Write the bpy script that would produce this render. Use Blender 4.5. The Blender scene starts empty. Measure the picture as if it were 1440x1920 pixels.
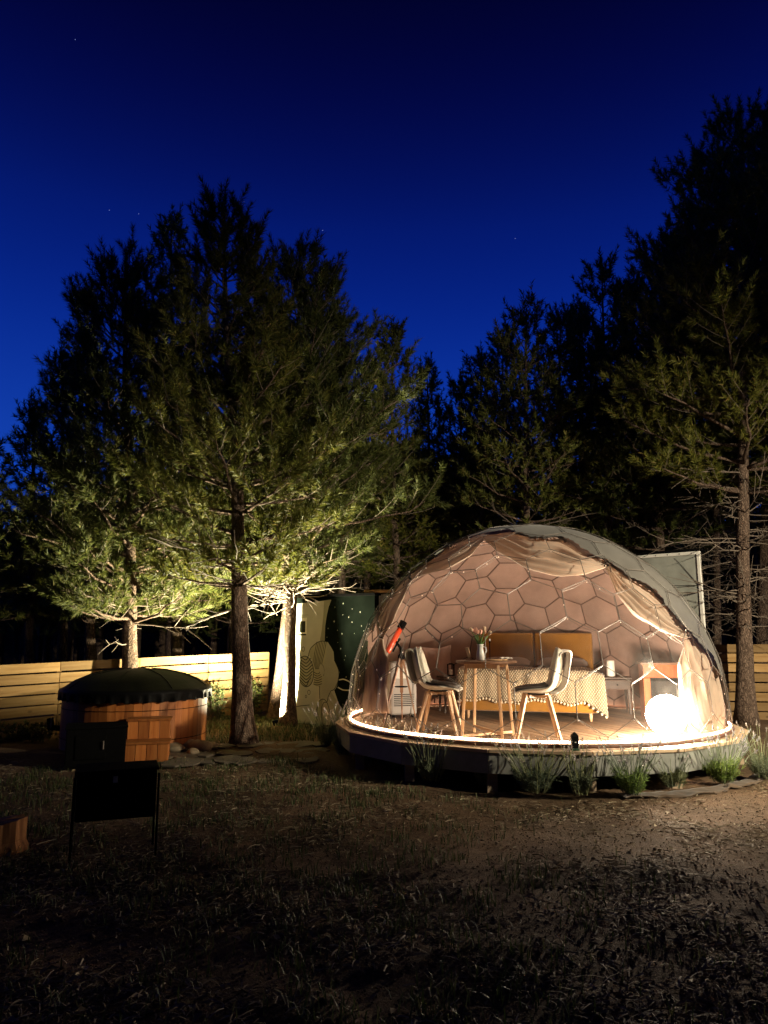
import bpy, math, random
import numpy as np
from mathutils import Matrix, Vector
random.seed(7)
PI = math.pi
S = bpy.context.scene
COL = S.collection

# ------------------------------------------------------------------ camera
FPX, PITCH, CAMZ = 1390.0, math.atan(228 / 1390.0), 1.35
cd = bpy.data.cameras.new('camera'); cam = bpy.data.objects.new('camera', cd); COL.objects.link(cam)
cd.sensor_fit = 'VERTICAL'; cd.sensor_height = 36.0; cd.lens = 36.0 * FPX / 1920.0
cd.clip_start = 0.05; cd.clip_end = 3000
cam.location = (0, 0, CAMZ); cam.rotation_euler = (PI / 2 + PITCH, 0, 0)
S.camera = cam

# ------------------------------------------------------------------ sky (night, no sun)
W = bpy.data.worlds.new('World'); S.world = W; W.use_nodes = True
nt = W.node_tree; nt.nodes.clear()
out = nt.nodes.new('ShaderNodeOutputWorld'); bg = nt.nodes.new('ShaderNodeBackground')
tc = nt.nodes.new('ShaderNodeTexCoord'); sx = nt.nodes.new('ShaderNodeSeparateXYZ')
rp = nt.nodes.new('ShaderNodeValToRGB')
nt.links.new(tc.outputs['Generated'], sx.inputs[0]); nt.links.new(sx.outputs['Z'], rp.inputs[0])
rp.color_ramp.interpolation = 'B_SPLINE'
e = rp.color_ramp.elements
e[0].position = 0.0; e[0].color = (0.010, 0.075, 0.50, 1)
e[1].position = 1.0; e[1].color = (0.0002, 0.0001, 0.002, 1)
for p_, c_ in ((0.20, (0.0070, 0.056, 0.44)), (0.36, (0.0020, 0.022, 0.285)), (0.50, (0.0010, 0.0080, 0.140)),
               (0.60, (0.0007, 0.0026, 0.060)), (0.70, (0.0005, 0.0007, 0.020))):
    n_ = e.new(p_); n_.color = (*c_, 1)
bg.inputs['Strength'].default_value = 1.0
nt.links.new(rp.outputs['Color'], bg.inputs['Color']); nt.links.new(bg.outputs[0], out.inputs[0])

S.view_settings.view_transform = 'Standard'; S.view_settings.look = 'None'
S.view_settings.exposure = 0.0; S.view_settings.gamma = 1.0; S.view_settings.use_curve_mapping = False
S.cycles.use_denoising = True
S.cycles.max_bounces = 7; S.cycles.diffuse_bounces = 3; S.cycles.glossy_bounces = 3
S.cycles.transmission_bounces = 4; S.cycles.transparent_max_bounces = 10
S.cycles.sample_clamp_indirect = 4.0
S.cycles.caustics_reflective = False; S.cycles.caustics_refractive = False

# light levels (the lamps themselves are built with their fixtures further down)
GLOBE_L = 380.0        # radiance of the globe lamp in the dome
LED_L = 22.0           # radiance of the strip on the base ring
SPOT_W = 7000.0         # garden uplight at the foot of the pine
FLOOD_W = 6000.0        # floodlight on the mast at the right edge of the plot

# ------------------------------------------------------------------ pixel helpers
_F = np.array([0, math.cos(PITCH), math.sin(PITCH)]); _U = np.array([0, -math.sin(PITCH), math.cos(PITCH)])
CAM = np.array([0, 0, CAMZ])
def ray(u, v): return np.array([(u - 720) / FPX, 0, 0]) + _U * ((960 - v) / FPX) + _F
def P(u, v, depth):
    d = ray(u, v); return CAM + d * (depth / d[1])
def G(u, v, z=0.0):
    d = ray(u, v); return CAM + d * ((z - CAMZ) / d[2])
def proj(p):
    q = np.asarray(p, float) - CAM; w = q @ _F
    return np.stack([720 + FPX * q[..., 0] / w, 960 - FPX * (q @ _U) / w], -1)
def onplane(u, v, p0, n):
    d = ray(u, v); return CAM + d * (((p0 - CAM) @ n) / (d @ n))

# ------------------------------------------------------------------ materials
def newmat(name):
    m = bpy.data.materials.new(name); m.use_nodes = True
    n = m.node_tree; n.nodes.clear()
    o = n.nodes.new('ShaderNodeOutputMaterial'); b = n.nodes.new('ShaderNodeBsdfPrincipled')
    n.links.new(b.outputs[0], o.inputs[0]); return m, n, b, o
def ramp(n, cols, fac):
    r = n.nodes.new('ShaderNodeValToRGB'); el = r.color_ramp.elements
    el[0].position, el[0].color = cols[0][0], (*cols[0][1], 1); el[1].position, el[1].color = cols[-1][0], (*cols[-1][1], 1)
    for p_, c_ in cols[1:-1]: k = el.new(p_); k.color = (*c_, 1)
    n.links.new(fac, r.inputs[0]); return r.outputs[0]
def noise(n, scale, vec=None, detail=6, rough=0.6, sc3=None):
    t = n.nodes.new('ShaderNodeTexNoise'); t.inputs['Scale'].default_value = scale
    t.inputs['Detail'].default_value = detail; t.inputs['Roughness'].default_value = rough
    c = n.nodes.new('ShaderNodeTexCoord'); s = c.outputs['Object']
    if vec is not None: s = vec
    if sc3:
        mp = n.nodes.new('ShaderNodeMapping'); mp.inputs['Scale'].default_value = sc3
        n.links.new(s, mp.inputs[0]); s = mp.outputs[0]
    n.links.new(s, t.inputs['Vector']); return t.outputs['Fac']
def bump(n, b, h, strength, dist=0.01):
    k = n.nodes.new('ShaderNodeBump'); k.inputs['Strength'].default_value = strength; k.inputs['Distance'].default_value = dist
    n.links.new(h, k.inputs['Height']); n.links.new(k.outputs[0], b.inputs['Normal'])
def mix2(n, a, b, fac=0.5, kind='MIX'):
    x = n.nodes.new('ShaderNodeMix'); x.data_type = 'RGBA'; x.blend_type = kind
    for s, v in ((x.inputs[0], fac), (x.inputs[6], a), (x.inputs[7], b)):
        if hasattr(v, 'links'): n.links.new(v, s)
        elif isinstance(v, tuple): s.default_value = (*v, 1)
        else: s.default_value = v
    return x.outputs[2]
def plain(name, c, rough=0.6, scale=20, var=0.25, bs=0.15, metal=0.0, sc3=None, spec=None):
    m, n, b, o = newmat(name)
    f = noise(n, scale, sc3=sc3)
    lo = tuple(x * (1 - var) for x in c); hi = tuple(min(1, x * (1 + var)) for x in c)
    n.links.new(ramp(n, [(0.25, lo), (0.75, hi)], f), b.inputs['Base Color'])
    b.inputs['Roughness'].default_value = rough; b.inputs['Metallic'].default_value = metal
    if spec is not None: b.inputs['Specular IOR Level'].default_value = spec
    if bs: bump(n, b, f, bs, 0.006)
    return m
def wood(name, lo, mid, hi, axis=0, rough=0.6, scale=9.0, objvar=0.35, knots=True, spec=0.3):
    m, n, b, o = newmat(name)
    s3 = [14, 14, 14]; s3[axis] = 0.9
    oi = n.nodes.new('ShaderNodeObjectInfo'); c = n.nodes.new('ShaderNodeTexCoord')
    ad = n.nodes.new('ShaderNodeVectorMath'); ad.operation = 'ADD'
    cb = n.nodes.new('ShaderNodeCombineXYZ'); mu = n.nodes.new('ShaderNodeMath'); mu.operation = 'MULTIPLY'; mu.inputs[1].default_value = 37.0
    n.links.new(oi.outputs['Random'], mu.inputs[0])
    for i in range(3): n.links.new(mu.outputs[0], cb.inputs[i])
    n.links.new(c.outputs['Object'], ad.inputs[0]); n.links.new(cb.outputs[0], ad.inputs[1])
    v = ad.outputs[0]
    g = noise(n, 1.6, v, 7, 0.65, s3)
    col = ramp(n, [(0.3, lo), (0.5, mid), (0.72, hi)], g)
    if knots:
        s4 = [1.6, 1.6, 1.6]; s4[axis] = 0.8
        vt = n.nodes.new('ShaderNodeTexVoronoi'); vt.inputs['Scale'].default_value = 2.4
        mp = n.nodes.new('ShaderNodeMapping'); mp.inputs['Scale'].default_value = s4
        n.links.new(v, mp.inputs[0]); n.links.new(mp.outputs[0], vt.inputs['Vector'])
        kf = ramp(n, [(0.03, (1, 1, 1)), (0.10, (0, 0, 0))], vt.outputs['Distance'])
        col = mix2(n, col, tuple(x * 0.3 for x in lo), kf)
    ov = ramp(n, [(0.0, (1 - objvar,) * 3), (1.0, (1 + objvar * 0.4,) * 3)], oi.outputs['Random'])
    col = mix2(n, col, ov, 1.0, 'MULTIPLY')
    n.links.new(col, b.inputs['Base Color']); b.inputs['Roughness'].default_value = rough
    b.inputs['Specular IOR Level'].default_value = spec
    bump(n, b, g, 0.25, 0.004); return m
def emis(name, c, s):
    m, n, b, o = newmat(name)
    b.inputs['Base Color'].default_value = (*c, 1); b.inputs['Emission Color'].default_value = (*c, 1)
    b.inputs['Emission Strength'].default_value = s; return m
def island(name, cols, rough=0.6, transl=0.0, spec=0.25):
    m, n, b, o = newmat(name)
    g = n.nodes.new('ShaderNodeNewGeometry')
    c = ramp(n, cols, g.outputs['Random Per Island'])
    oi = n.nodes.new('ShaderNodeObjectInfo')
    c = mix2(n, c, ramp(n, [(0.0, (0.72, 0.78, 0.85)), (0.5, (1.0, 1.0, 1.0)), (1.0, (1.22, 1.12, 0.85))], oi.outputs['Random']), 1.0, 'MULTIPLY')
    n.links.new(c, b.inputs['Base Color']); b.inputs['Roughness'].default_value = rough
    b.inputs['Specular IOR Level'].default_value = spec
    if transl:
        t = n.nodes.new('ShaderNodeBsdfTranslucent'); n.links.new(c, t.inputs[0])
        mx = n.nodes.new('ShaderNodeMixShader'); mx.inputs[0].default_value = transl
        n.links.new(b.outputs[0], mx.inputs[1]); n.links.new(t.outputs[0], mx.inputs[2]); n.links.new(mx.outputs[0], o.inputs[0])
    return m
def cloth(name, c, transl=0.0, scale=60, var=0.18, bs=0.25, wave=None):
    m, n, b, o = newmat(name)
    f = noise(n, scale, detail=4); f2 = noise(n, 2.5, detail=3)
    lo = tuple(x * (1 - var) for x in c); hi = tuple(x * (1 + var) for x in c)
    col = ramp(n, [(0.3, lo), (0.7, hi)], f2)
    b.inputs['Roughness'].default_value = 0.9; b.inputs['Specular IOR Level'].default_value = 0.15
    b.inputs['Sheen Weight'].default_value = 0.15
    h = f
    if wave:
        c2 = n.nodes.new('ShaderNodeTexCoord')
        hs = []
        for rot in (0.6, -0.6):
            wv = n.nodes.new('ShaderNodeTexWave'); wv.inputs['Scale'].default_value = wave; wv.inputs['Distortion'].default_value = 1.2
            mp = n.nodes.new('ShaderNodeMapping'); mp.inputs['Rotation'].default_value = (0, rot, 0)
            n.links.new(c2.outputs['Object'], mp.inputs[0]); n.links.new(mp.outputs[0], wv.inputs['Vector']); hs.append(wv.outputs['Fac'])
        ma = n.nodes.new('ShaderNodeMath'); ma.operation = 'MULTIPLY'
        n.links.new(hs[0], ma.inputs[0]); n.links.new(hs[1], ma.inputs[1]); h = ma.outputs[0]
        col = mix2(n, tuple(x * 0.38 for x in c), col, ramp(n, [(0.05, (0, 0, 0)), (0.35, (1, 1, 1))], h))
    n.links.new(col, b.inputs['Base Color'])
    bump(n, b, h, bs if not wave else 0.8, 0.004 if not wave else 0.01)
    if transl:
        t = n.nodes.new('ShaderNodeBsdfTranslucent'); n.links.new(col, t.inputs[0])
        mx = n.nodes.new('ShaderNodeMixShader'); mx.inputs[0].default_value = transl
        n.links.new(b.outputs[0], mx.inputs[1]); n.links.new(t.outputs[0], mx.inputs[2]); n.links.new(mx.outputs[0], o.inputs[0])
    return m
def bark_mat(name, lo, hi):
    m, n, b, o = newmat(name)
    f = noise(n, 9, detail=8, rough=0.7, sc3=(2.2, 2.2, 0.55)); f2 = noise(n, 34, detail=4, sc3=(1, 1, 0.4))
    c = n.nodes.new('ShaderNodeTexCoord'); nz = n.nodes.new('ShaderNodeTexNoise'); nz.inputs['Scale'].default_value = 11; nz.inputs['Detail'].default_value = 4
    n.links.new(c.outputs['Object'], nz.inputs['Vector'])
    wv = n.nodes.new('ShaderNodeVectorMath'); wv.operation = 'SCALE'; wv.inputs['Scale'].default_value = 0.11; n.links.new(nz.outputs['Color'], wv.inputs[0])
    av = n.nodes.new('ShaderNodeVectorMath'); av.operation = 'ADD'; n.links.new(c.outputs['Object'], av.inputs[0]); n.links.new(wv.outputs[0], av.inputs[1])
    vt = n.nodes.new('ShaderNodeTexVoronoi'); vt.feature = 'DISTANCE_TO_EDGE'; vt.inputs['Scale'].default_value = 30
    mp = n.nodes.new('ShaderNodeMapping'); mp.inputs['Scale'].default_value = (1.2, 1.2, 0.30)
    n.links.new(av.outputs[0], mp.inputs[0]); n.links.new(mp.outputs[0], vt.inputs['Vector'])
    crack = ramp(n, [(0.0, (0.25, 0.25, 0.25)), (0.22, (1, 1, 1))], vt.outputs['Distance'])
    col = ramp(n, [(0.3, lo), (0.7, hi)], f)
    col = mix2(n, col, crack, 0.8, 'MULTIPLY')
    n.links.new(col, b.inputs['Base Color']); b.inputs['Roughness'].default_value = 0.95; b.inputs['Specular IOR Level'].default_value = 0.1
    mu = mix2(n, crack, f2, 0.45)
    bump(n, b, mu, 0.9, 0.03); return m

M = {}
M['soil'] = None
def soil():
    m, n, b, o = newmat('soil')
    f = noise(n, 1.1, detail=5); f2 = noise(n, 28, detail=9, rough=0.75); f3 = noise(n, 130, detail=4)
    col = ramp(n, [(0.3, (0.085, 0.055, 0.034)), (0.55, (0.16, 0.107, 0.068)), (0.75, (0.24, 0.168, 0.11))], f2)
    col = mix2(n, col, ramp(n, [(0.35, (0.55, 0.55, 0.5)), (0.65, (1.15, 1.1, 1.05))], f), 1.0, 'MULTIPLY')
    col = mix2(n, col, ramp(n, [(0.3, (0.5, 0.5, 0.5)), (0.7, (1.3, 1.3, 1.3))], f3), 1.0, 'MULTIPLY')
    n.links.new(col, b.inputs['Base Color']); b.inputs['Roughness'].default_value = 0.95; b.inputs['Specular IOR Level'].default_value = 0.1
    bump(n, b, mix2(n, f2, f3, 0.4), 1.0, 0.03); return m
M['soil'] = soil()
M['needle'] = island('pine_needles', [(0.0, (0.040, 0.052, 0.010)), (0.45, (0.095, 0.112, 0.022)), (0.85, (0.165, 0.172, 0.040)), (1.0, (0.20, 0.15, 0.055))], 0.55, 0.42)
M['bark'] = bark_mat('pine_bark', (0.085, 0.055, 0.040), (0.24, 0.17, 0.125))
M['twig'] = plain('bare_twig', (0.135, 0.105, 0.078), 0.9, 30, 0.4, 0.3)
M['clod'] = island('soil_clods', [(0, (0.085, 0.056, 0.035)), (0.7, (0.17, 0.115, 0.073)), (1, (0.28, 0.205, 0.14))], 0.95, 0, 0.1)
M['straw'] = island('dry_straw', [(0, (0.10, 0.075, 0.045)), (0.7, (0.22, 0.175, 0.11)), (1, (0.38, 0.32, 0.22))], 0.8, 0, 0.15)
M['grass'] = island('grass_blades', [(0, (0.035, 0.05, 0.015)), (0.6, (0.07, 0.10, 0.03)), (1, (0.18, 0.17, 0.08))], 0.6, 0.2)
M['fence'] = wood('fence_wood', (0.24, 0.130, 0.043), (0.33, 0.20, 0.074), (0.40, 0.255, 0.115), 0, 0.8, objvar=0.5)
M['tubwood'] = wood('tub_wood', (0.26, 0.075, 0.018), (0.42, 0.14, 0.032), (0.50, 0.19, 0.05), 2, 0.5, objvar=0.5)
M['deck'] = wood('deck_wood', (0.13, 0.076, 0.043), (0.21, 0.126, 0.072), (0.27, 0.175, 0.10), 0, 0.6)
M['ledge'] = wood('ledge_wood', (0.34, 0.24, 0.15), (0.46, 0.34, 0.22), (0.52, 0.40, 0.28), 0, 0.7)
M['beech'] = wood('beech_wood', (0.50, 0.29, 0.15), (0.60, 0.37, 0.20), (0.66, 0.44, 0.26), 2, 0.45, knots=False)
M['slab'] = wood('table_slab', (0.13, 0.06, 0.03), (0.22, 0.11, 0.06), (0.30, 0.17, 0.10), 0, 0.4, knots=False)
M['walnut'] = wood('walnut_wood', (0.035, 0.018, 0.011), (0.065, 0.035, 0.022), (0.09, 0.052, 0.033), 0, 0.5, knots=False)
M['cherry'] = wood('cherry_wood', (0.26, 0.055, 0.010), (0.37, 0.095, 0.018), (0.43, 0.13, 0.03), 2, 0.4, knots=False)
M['vinyl'] = plain('black_vinyl', (0.0035, 0.0035, 0.0035), 0.55, 14, 0.3, 0.6, spec=0.08)
M['iron'] = plain('black_iron', (0.004, 0.004, 0.004), 0.9, 30, 0.3, 0.1, spec=0.02)
M['steel'] = plain('pale_tube', (0.17, 0.145, 0.125), 0.5, 30, 0.1, 0.0, metal=0.1)
M['seam'] = plain('liner_seam', (0.10, 0.055, 0.042), 0.85, 40, 0.3, 0.2)
M['liner'] = cloth('liner_fabric', (0.30, 0.195, 0.158), 0.10)
M['curtain'] = cloth('curtain_fabric', (0.56, 0.44, 0.35), 0.45)
M['outer'] = cloth('grey_cover_fabric', (0.115, 0.108, 0.097), 0.0)
M['tie'] = plain('curtain_tie', (0.05, 0.03, 0.022), 0.8, 30, 0.3, 0.1)
M['skirt'] = plain('skirting_board', (0.19, 0.195, 0.172), 0.75, 9, 0.22, 0.4)
M['mustard'] = cloth('mustard_velvet', (0.215, 0.095, 0.012), 0, 80)
M['bedding'] = cloth('taupe_bedding', (0.23, 0.18, 0.15), 0, 50)
M['knit'] = cloth('knitted_throw', (0.37, 0.295, 0.195), 0, 50, wave=13.0)
M['pompom'] = cloth('pompom_yarn', (0.48, 0.40, 0.28), 0, 90)
M['shell'] = plain('chair_shell', (0.50, 0.46, 0.38), 0.35, 10, 0.06, 0.0)
M['pad'] = cloth('seat_pad', (0.075, 0.062, 0.055), 0, 60)
M['throw'] = cloth('grey_throw', (0.36, 0.34, 0.28), 0, 60)
M['whitethrow'] = cloth('white_fleece', (0.75, 0.70, 0.64), 0, 90)
M['ceramic'] = plain('white_ceramic', (0.72, 0.70, 0.66), 0.2, 8, 0.05, 0.0)
M['petal'] = plain('tulip_petal', (0.66, 0.34, 0.25), 0.5, 20, 0.3, 0.0)
M['petal2'] = plain('tulip_petal_pale', (0.72, 0.52, 0.36), 0.5, 20, 0.25, 0.0)
M['stem'] = plain('tulip_stem', (0.10, 0.22, 0.05), 0.5, 20, 0.3, 0.0)
M['red'] = plain('red_enamel', (0.62, 0.055, 0.018), 0.25, 10, 0.08, 0.0, spec=0.6)
M['white'] = plain('white_paint', (0.66, 0.64, 0.58), 0.5, 10, 0.08, 0.05)
M['appl'] = plain('appliance_white', (0.34, 0.31, 0.28), 0.45, 8, 0.08, 0.0)
M['glassdk'] = plain('dark_glass', (0.030, 0.032, 0.034), 0.12, 6, 0.2, 0.0, spec=0.8)
M['stone'] = plain('field_stone', (0.27, 0.215, 0.14), 0.9, 9, 0.45, 0.9)
M['paver'] = plain('paving_stone', (0.085, 0.068, 0.048), 0.9, 7, 0.35, 0.6)
M['matting'] = cloth('weed_matting', (0.085, 0.058, 0.037), 0, 40, 0.3)
M['lavender'] = island('lavender_foliage', [(0, (0.10, 0.13, 0.07)), (1, (0.22, 0.25, 0.16))], 0.7, 0.2)
M['lavgreen'] = island('fresh_lavender_foliage', [(0, (0.13, 0.20, 0.04)), (1, (0.30, 0.40, 0.10))], 0.7, 0.25)
M['lavflower'] = island('lavender_flower_heads', [(0, (0.30, 0.27, 0.26)), (1, (0.50, 0.46, 0.44))], 0.8, 0.1)
M['screen'] = plain('canvas_panel', (0.26, 0.27, 0.235), 0.8, 3.5, 0.3, 0.5)
M['led'] = emis('led_strip', (1.0, 0.62, 0.36), LED_L)
M['globe'] = emis('lit_globe', (1.0, 0.83, 0.62), GLOBE_L)
M['lens'] = emis('lit_lens', (1.0, 0.93, 0.66), 60.0)
M['fairy'] = emis('fairy_bulb', (1.0, 0.80, 0.62), 0.55)
def clear_mat():
    m, n, b, o = newmat('clear_pvc')
    n.nodes.remove(b)
    tr = n.nodes.new('ShaderNodeBsdfTransparent'); tr.inputs[0].default_value = (0.97, 0.97, 0.96, 1)
    gl = n.nodes.new('ShaderNodeBsdfGlossy'); gl.inputs['Roughness'].default_value = 0.10
    df = n.nodes.new('ShaderNodeBsdfDiffuse'); df.inputs[0].default_value = (0.6, 0.56, 0.5, 1)
    lw = n.nodes.new('ShaderNodeLayerWeight'); lw.inputs[0].default_value = 0.25
    f = noise(n, 3.0, detail=8, rough=0.75)
    m1 = n.nodes.new('ShaderNodeMath'); m1.operation = 'MULTIPLY_ADD'; m1.inputs[1].default_value = 0.20; m1.inputs[2].default_value = 0.006
    n.links.new(lw.outputs['Fresnel'], m1.inputs[0])
    a = n.nodes.new('ShaderNodeMixShader'); n.links.new(m1.outputs[0], a.inputs[0]); n.links.new(tr.outputs[0], a.inputs[1]); n.links.new(gl.outputs[0], a.inputs[2])
    ds = n.nodes.new('ShaderNodeBsdfTranslucent'); ds.inputs[0].default_value = (0.8, 0.74, 0.66, 1)
    dm = n.nodes.new('ShaderNodeMixShader'); dm.inputs[0].default_value = 0.6; n.links.new(df.outputs[0], dm.inputs[1]); n.links.new(ds.outputs[0], dm.inputs[2])
    d = ramp(n, [(0.40, (0.006,) * 3), (0.75, (0.034,) * 3)], f)
    b2 = n.nodes.new('ShaderNodeMixShader'); n.links.new(d, b2.inputs[0]); n.links.new(a.outputs[0], b2.inputs[1]); n.links.new(dm.outputs[0], b2.inputs[2])
    bp = n.nodes.new('ShaderNodeBump'); bp.inputs['Strength'].default_value = 0.2; bp.inputs['Distance'].default_value = 0.012
    n.links.new(noise(n, 7.0, detail=3), bp.inputs['Height']); n.links.new(bp.outputs[0], gl.inputs['Normal'])
    n.links.new(b2.outputs[0], o.inputs[0]); return m
M['clear'] = clear_mat()

# ------------------------------------------------------------------ object helpers
def tag(o, label=None, cat=None, group=None, kind=None):
    if label: o['label'] = label
    if cat: o['category'] = cat
    if group: o['group'] = group
    if kind: o['kind'] = kind
    return o
def thing(name, label, cat, loc=(0, 0, 0), rz=0.0, group=None):
    o = bpy.data.objects.new(name, None); COL.objects.link(o); o.empty_display_size = 0.1
    o.location = Vector([float(x) for x in loc]); o.rotation_euler = (0, 0, rz)
    return tag(o, label, cat, group)
def mesh_np(name, V, F, mat, smooth=False):
    """V (n,3); F (m,k) equal-sized polygons"""
    me = bpy.data.meshes.new(name); V = np.asarray(V, np.float32); F = np.asarray(F, np.int32); m, k = F.shape
    me.vertices.add(len(V)); me.vertices.foreach_set('co', V.ravel())
    me.loops.add(m * k); me.loops.foreach_set('vertex_index', F.ravel())
    me.polygons.add(m); me.polygons.foreach_set('loop_start', np.arange(0, m * k, k, dtype=np.int32))
    try: me.polygons.foreach_set('loop_total', np.full(m, k, np.int32))
    except Exception: pass
    if smooth: me.polygons.foreach_set('use_smooth', np.ones(m, bool))
    me.update(calc_edges=True); me.validate(); me.materials.append(mat); return me
class MB:
    def __init__(s): s.v = []; s.f = []
    def add(s, V, F):
        o = len(s.v); s.v.extend([tuple(float(c) for c in x) for x in V]); s.f.extend([tuple(int(i) + o for i in f) for f in F]); return s
    def box(s, c, d, ax=None, top=None):
        """centre c, size d, axes ax (3x3 rows), top=(sx,sy) scale of the top face"""
        ax = np.eye(3) if ax is None else np.asarray(ax, float); V = []
        for z in (-1, 1):
            for x, y in ((-1, -1), (1, -1), (1, 1), (-1, 1)):
                kx, ky = (top if (top and z > 0) else (1, 1))
                V.append(np.asarray(c, float) + ax[0] * x * d[0] / 2 * kx + ax[1] * y * d[1] / 2 * ky + ax[2] * z * d[2] / 2)
        return s.add(V, [(3, 2, 1, 0), (4, 5, 6, 7), (0, 1, 5, 4), (1, 2, 6, 5), (2, 3, 7, 6), (3, 0, 4, 7)])
    def bar(s, a, b, w, h, w2=None, h2=None):
        a = np.asarray(a, float); b = np.asarray(b, float); t = b - a; L = np.linalg.norm(t); t /= L
        up = np.array([0, 0, 1.0]) if abs(t[2]) < 0.95 else np.array([1.0, 0, 0])
        x = np.cross(t, up); x /= np.linalg.norm(x); y = np.cross(x, t); V = []
        for q, ww, hh in ((a, w, h), (b, w2 or w, h2 or h)):
            for i, j in ((-1, -1), (1, -1), (1, 1), (-1, 1)): V.append(q + x * i * ww / 2 + y * j * hh / 2)
        return s.add(V, [(3, 2, 1, 0), (4, 5, 6, 7), (0, 1, 5, 4), (1, 2, 6, 5), (2, 3, 7, 6), (3, 0, 4, 7)])
    def tube(s, pts, r, n=8, closed=False, cap=True):
        pts = np.asarray(pts, float); k = len(pts); r = np.full(k, r) if np.isscalar(r) else np.asarray(r, float)
        if closed: T = np.roll(pts, -1, 0) - np.roll(pts, 1, 0)
        else: T = np.gradient(pts, axis=0)
        T /= np.linalg.norm(T, axis=1)[:, None] + 1e-12
        up = np.array([0, 0, 1.0]) if abs(T[0][2]) < 0.9 else np.array([1.0, 0, 0]); V = []
        x = np.cross(T[0], up)
        for i in range(k):
            x = x - T[i] * (x @ T[i]); x /= np.linalg.norm(x) + 1e-12; y = np.cross(T[i], x)
            for j in range(n):
                a = 2 * PI * j / n; V.append(pts[i] + (x * math.cos(a) + y * math.sin(a)) * r[i])
        F = []
        for i in range(k if closed else k - 1):
            i2 = (i + 1) % k
            for j in range(n): F.append((i * n + j, i * n + (j + 1) % n, i2 * n + (j + 1) % n, i2 * n + j))
        if cap and not closed: F += [tuple(range(n))[::-1], tuple((k - 1) * n + j for j in range(n))]
        return s.add(V, F)
    def lathe(s, prof, n=24, c=(0, 0, 0), axis=None):
        """prof: list of (r, z); axis: 3x3 rows x,y,z"""
        ax = np.eye(3) if axis is None else np.asarray(axis, float); c = np.asarray(c, float); V = []; F = []
        for r, z in prof:
            for j in range(n):
                a = 2 * PI * j / n; V.append(c + ax[0] * r * math.cos(a) + ax[1] * r * math.sin(a) + ax[2] * z)
        for i in range(len(prof) - 1):
            for j in range(n): F.append((i * n + j, i * n + (j + 1) % n, (i + 1) * n + (j + 1) % n, (i + 1) * n + j))
        if prof[0][0] > 1e-5: F.append(tuple(range(n))[::-1])
        if prof[-1][0] > 1e-5: F.append(tuple((len(prof) - 1) * n + j for j in range(n)))
        return s.add(V, F)
    def grid(s, A):
        A = np.asarray(A, float); a, b = A.shape[:2]
        return s.add(A.reshape(-1, 3), [(i * b + j, i * b + j + 1, (i + 1) * b + j + 1, (i + 1) * b + j) for i in range(a - 1) for j in range(b - 1)])
    def prism(s, poly, h):
        """poly: list of 3d points (planar), h: extrusion vector"""
        p = [np.asarray(q, float) for q in poly]; n = len(p)
        return s.add(p + [q + np.asarray(h, float) for q in p],
                     [tuple(range(n))[::-1], tuple(range(n, 2 * n))] + [(i, (i + 1) % n, (i + 1) % n + n, i + n) for i in range(n)])
    def mesh(s, name, mat, smooth=False):
        me = bpy.data.meshes.new(name); me.from_pydata(s.v, [], s.f); me.update()
        if smooth: me.polygons.foreach_set('use_smooth', np.ones(len(me.polygons), bool))
        me.materials.append(mat); return me
    def build(s, name, mat, parent=None, world=False, smooth=False, bevel=0, solid=0, sub=0):
        return put(name, s.mesh(name, mat, smooth), parent, world, bevel, solid, sub)
def put(name, me, parent=None, world=False, bevel=0, solid=0, sub=0):
    o = bpy.data.objects.new(name, me); COL.objects.link(o)
    if parent is not None:
        o.parent = parent
        if world:
            r = parent
            while r.parent is not None: r = r.parent
            if parent is r: o.matrix_parent_inverse = (Matrix.Translation(r.location) @ r.rotation_euler.to_matrix().to_4x4()).inverted()
    if sub:
        k = o.modifiers.new('sub', 'SUBSURF'); k.levels = sub; k.render_levels = sub
    if solid:
        k = o.modifiers.new('solid', 'SOLIDIFY'); k.thickness = solid; k.offset = 0
    if bevel:
        k = o.modifiers.new('bevel', 'BEVEL'); k.width = bevel; k.segments = 2; k.limit_method = 'ANGLE'
    return o
def unit(a): a = np.asarray(a, float); return a / (np.linalg.norm(a) + 1e-12)
def interp_poly(pts, n):
    pts = np.asarray(pts, float); d = np.r_[0, np.cumsum(np.linalg.norm(np.diff(pts, axis=0), axis=1))]
    # smooth (Catmull-like) resampling
    t = np.linspace(0, d[-1], n); out_ = np.stack([np.interp(t, d, pts[:, k]) for k in range(pts.shape[1])], -1)
    for _ in range(2): out_[1:-1] = (out_[:-2] + 2 * out_[1:-1] + out_[2:]) / 4
    return out_
def vnoise(x, y, seed=0):
    def h(i, j):
        v = np.sin(i * 127.1 + j * 311.7 + seed * 74.7) * 43758.5453; return v - np.floor(v)
    i = np.floor(x); j = np.floor(y); fx = x - i; fy = y - j; fx = fx * fx * (3 - 2 * fx); fy = fy * fy * (3 - 2 * fy)
    return (h(i, j) * (1 - fx) + h(i + 1, j) * fx) * (1 - fy) + (h(i, j + 1) * (1 - fx) + h(i + 1, j + 1) * fx) * fy
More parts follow.
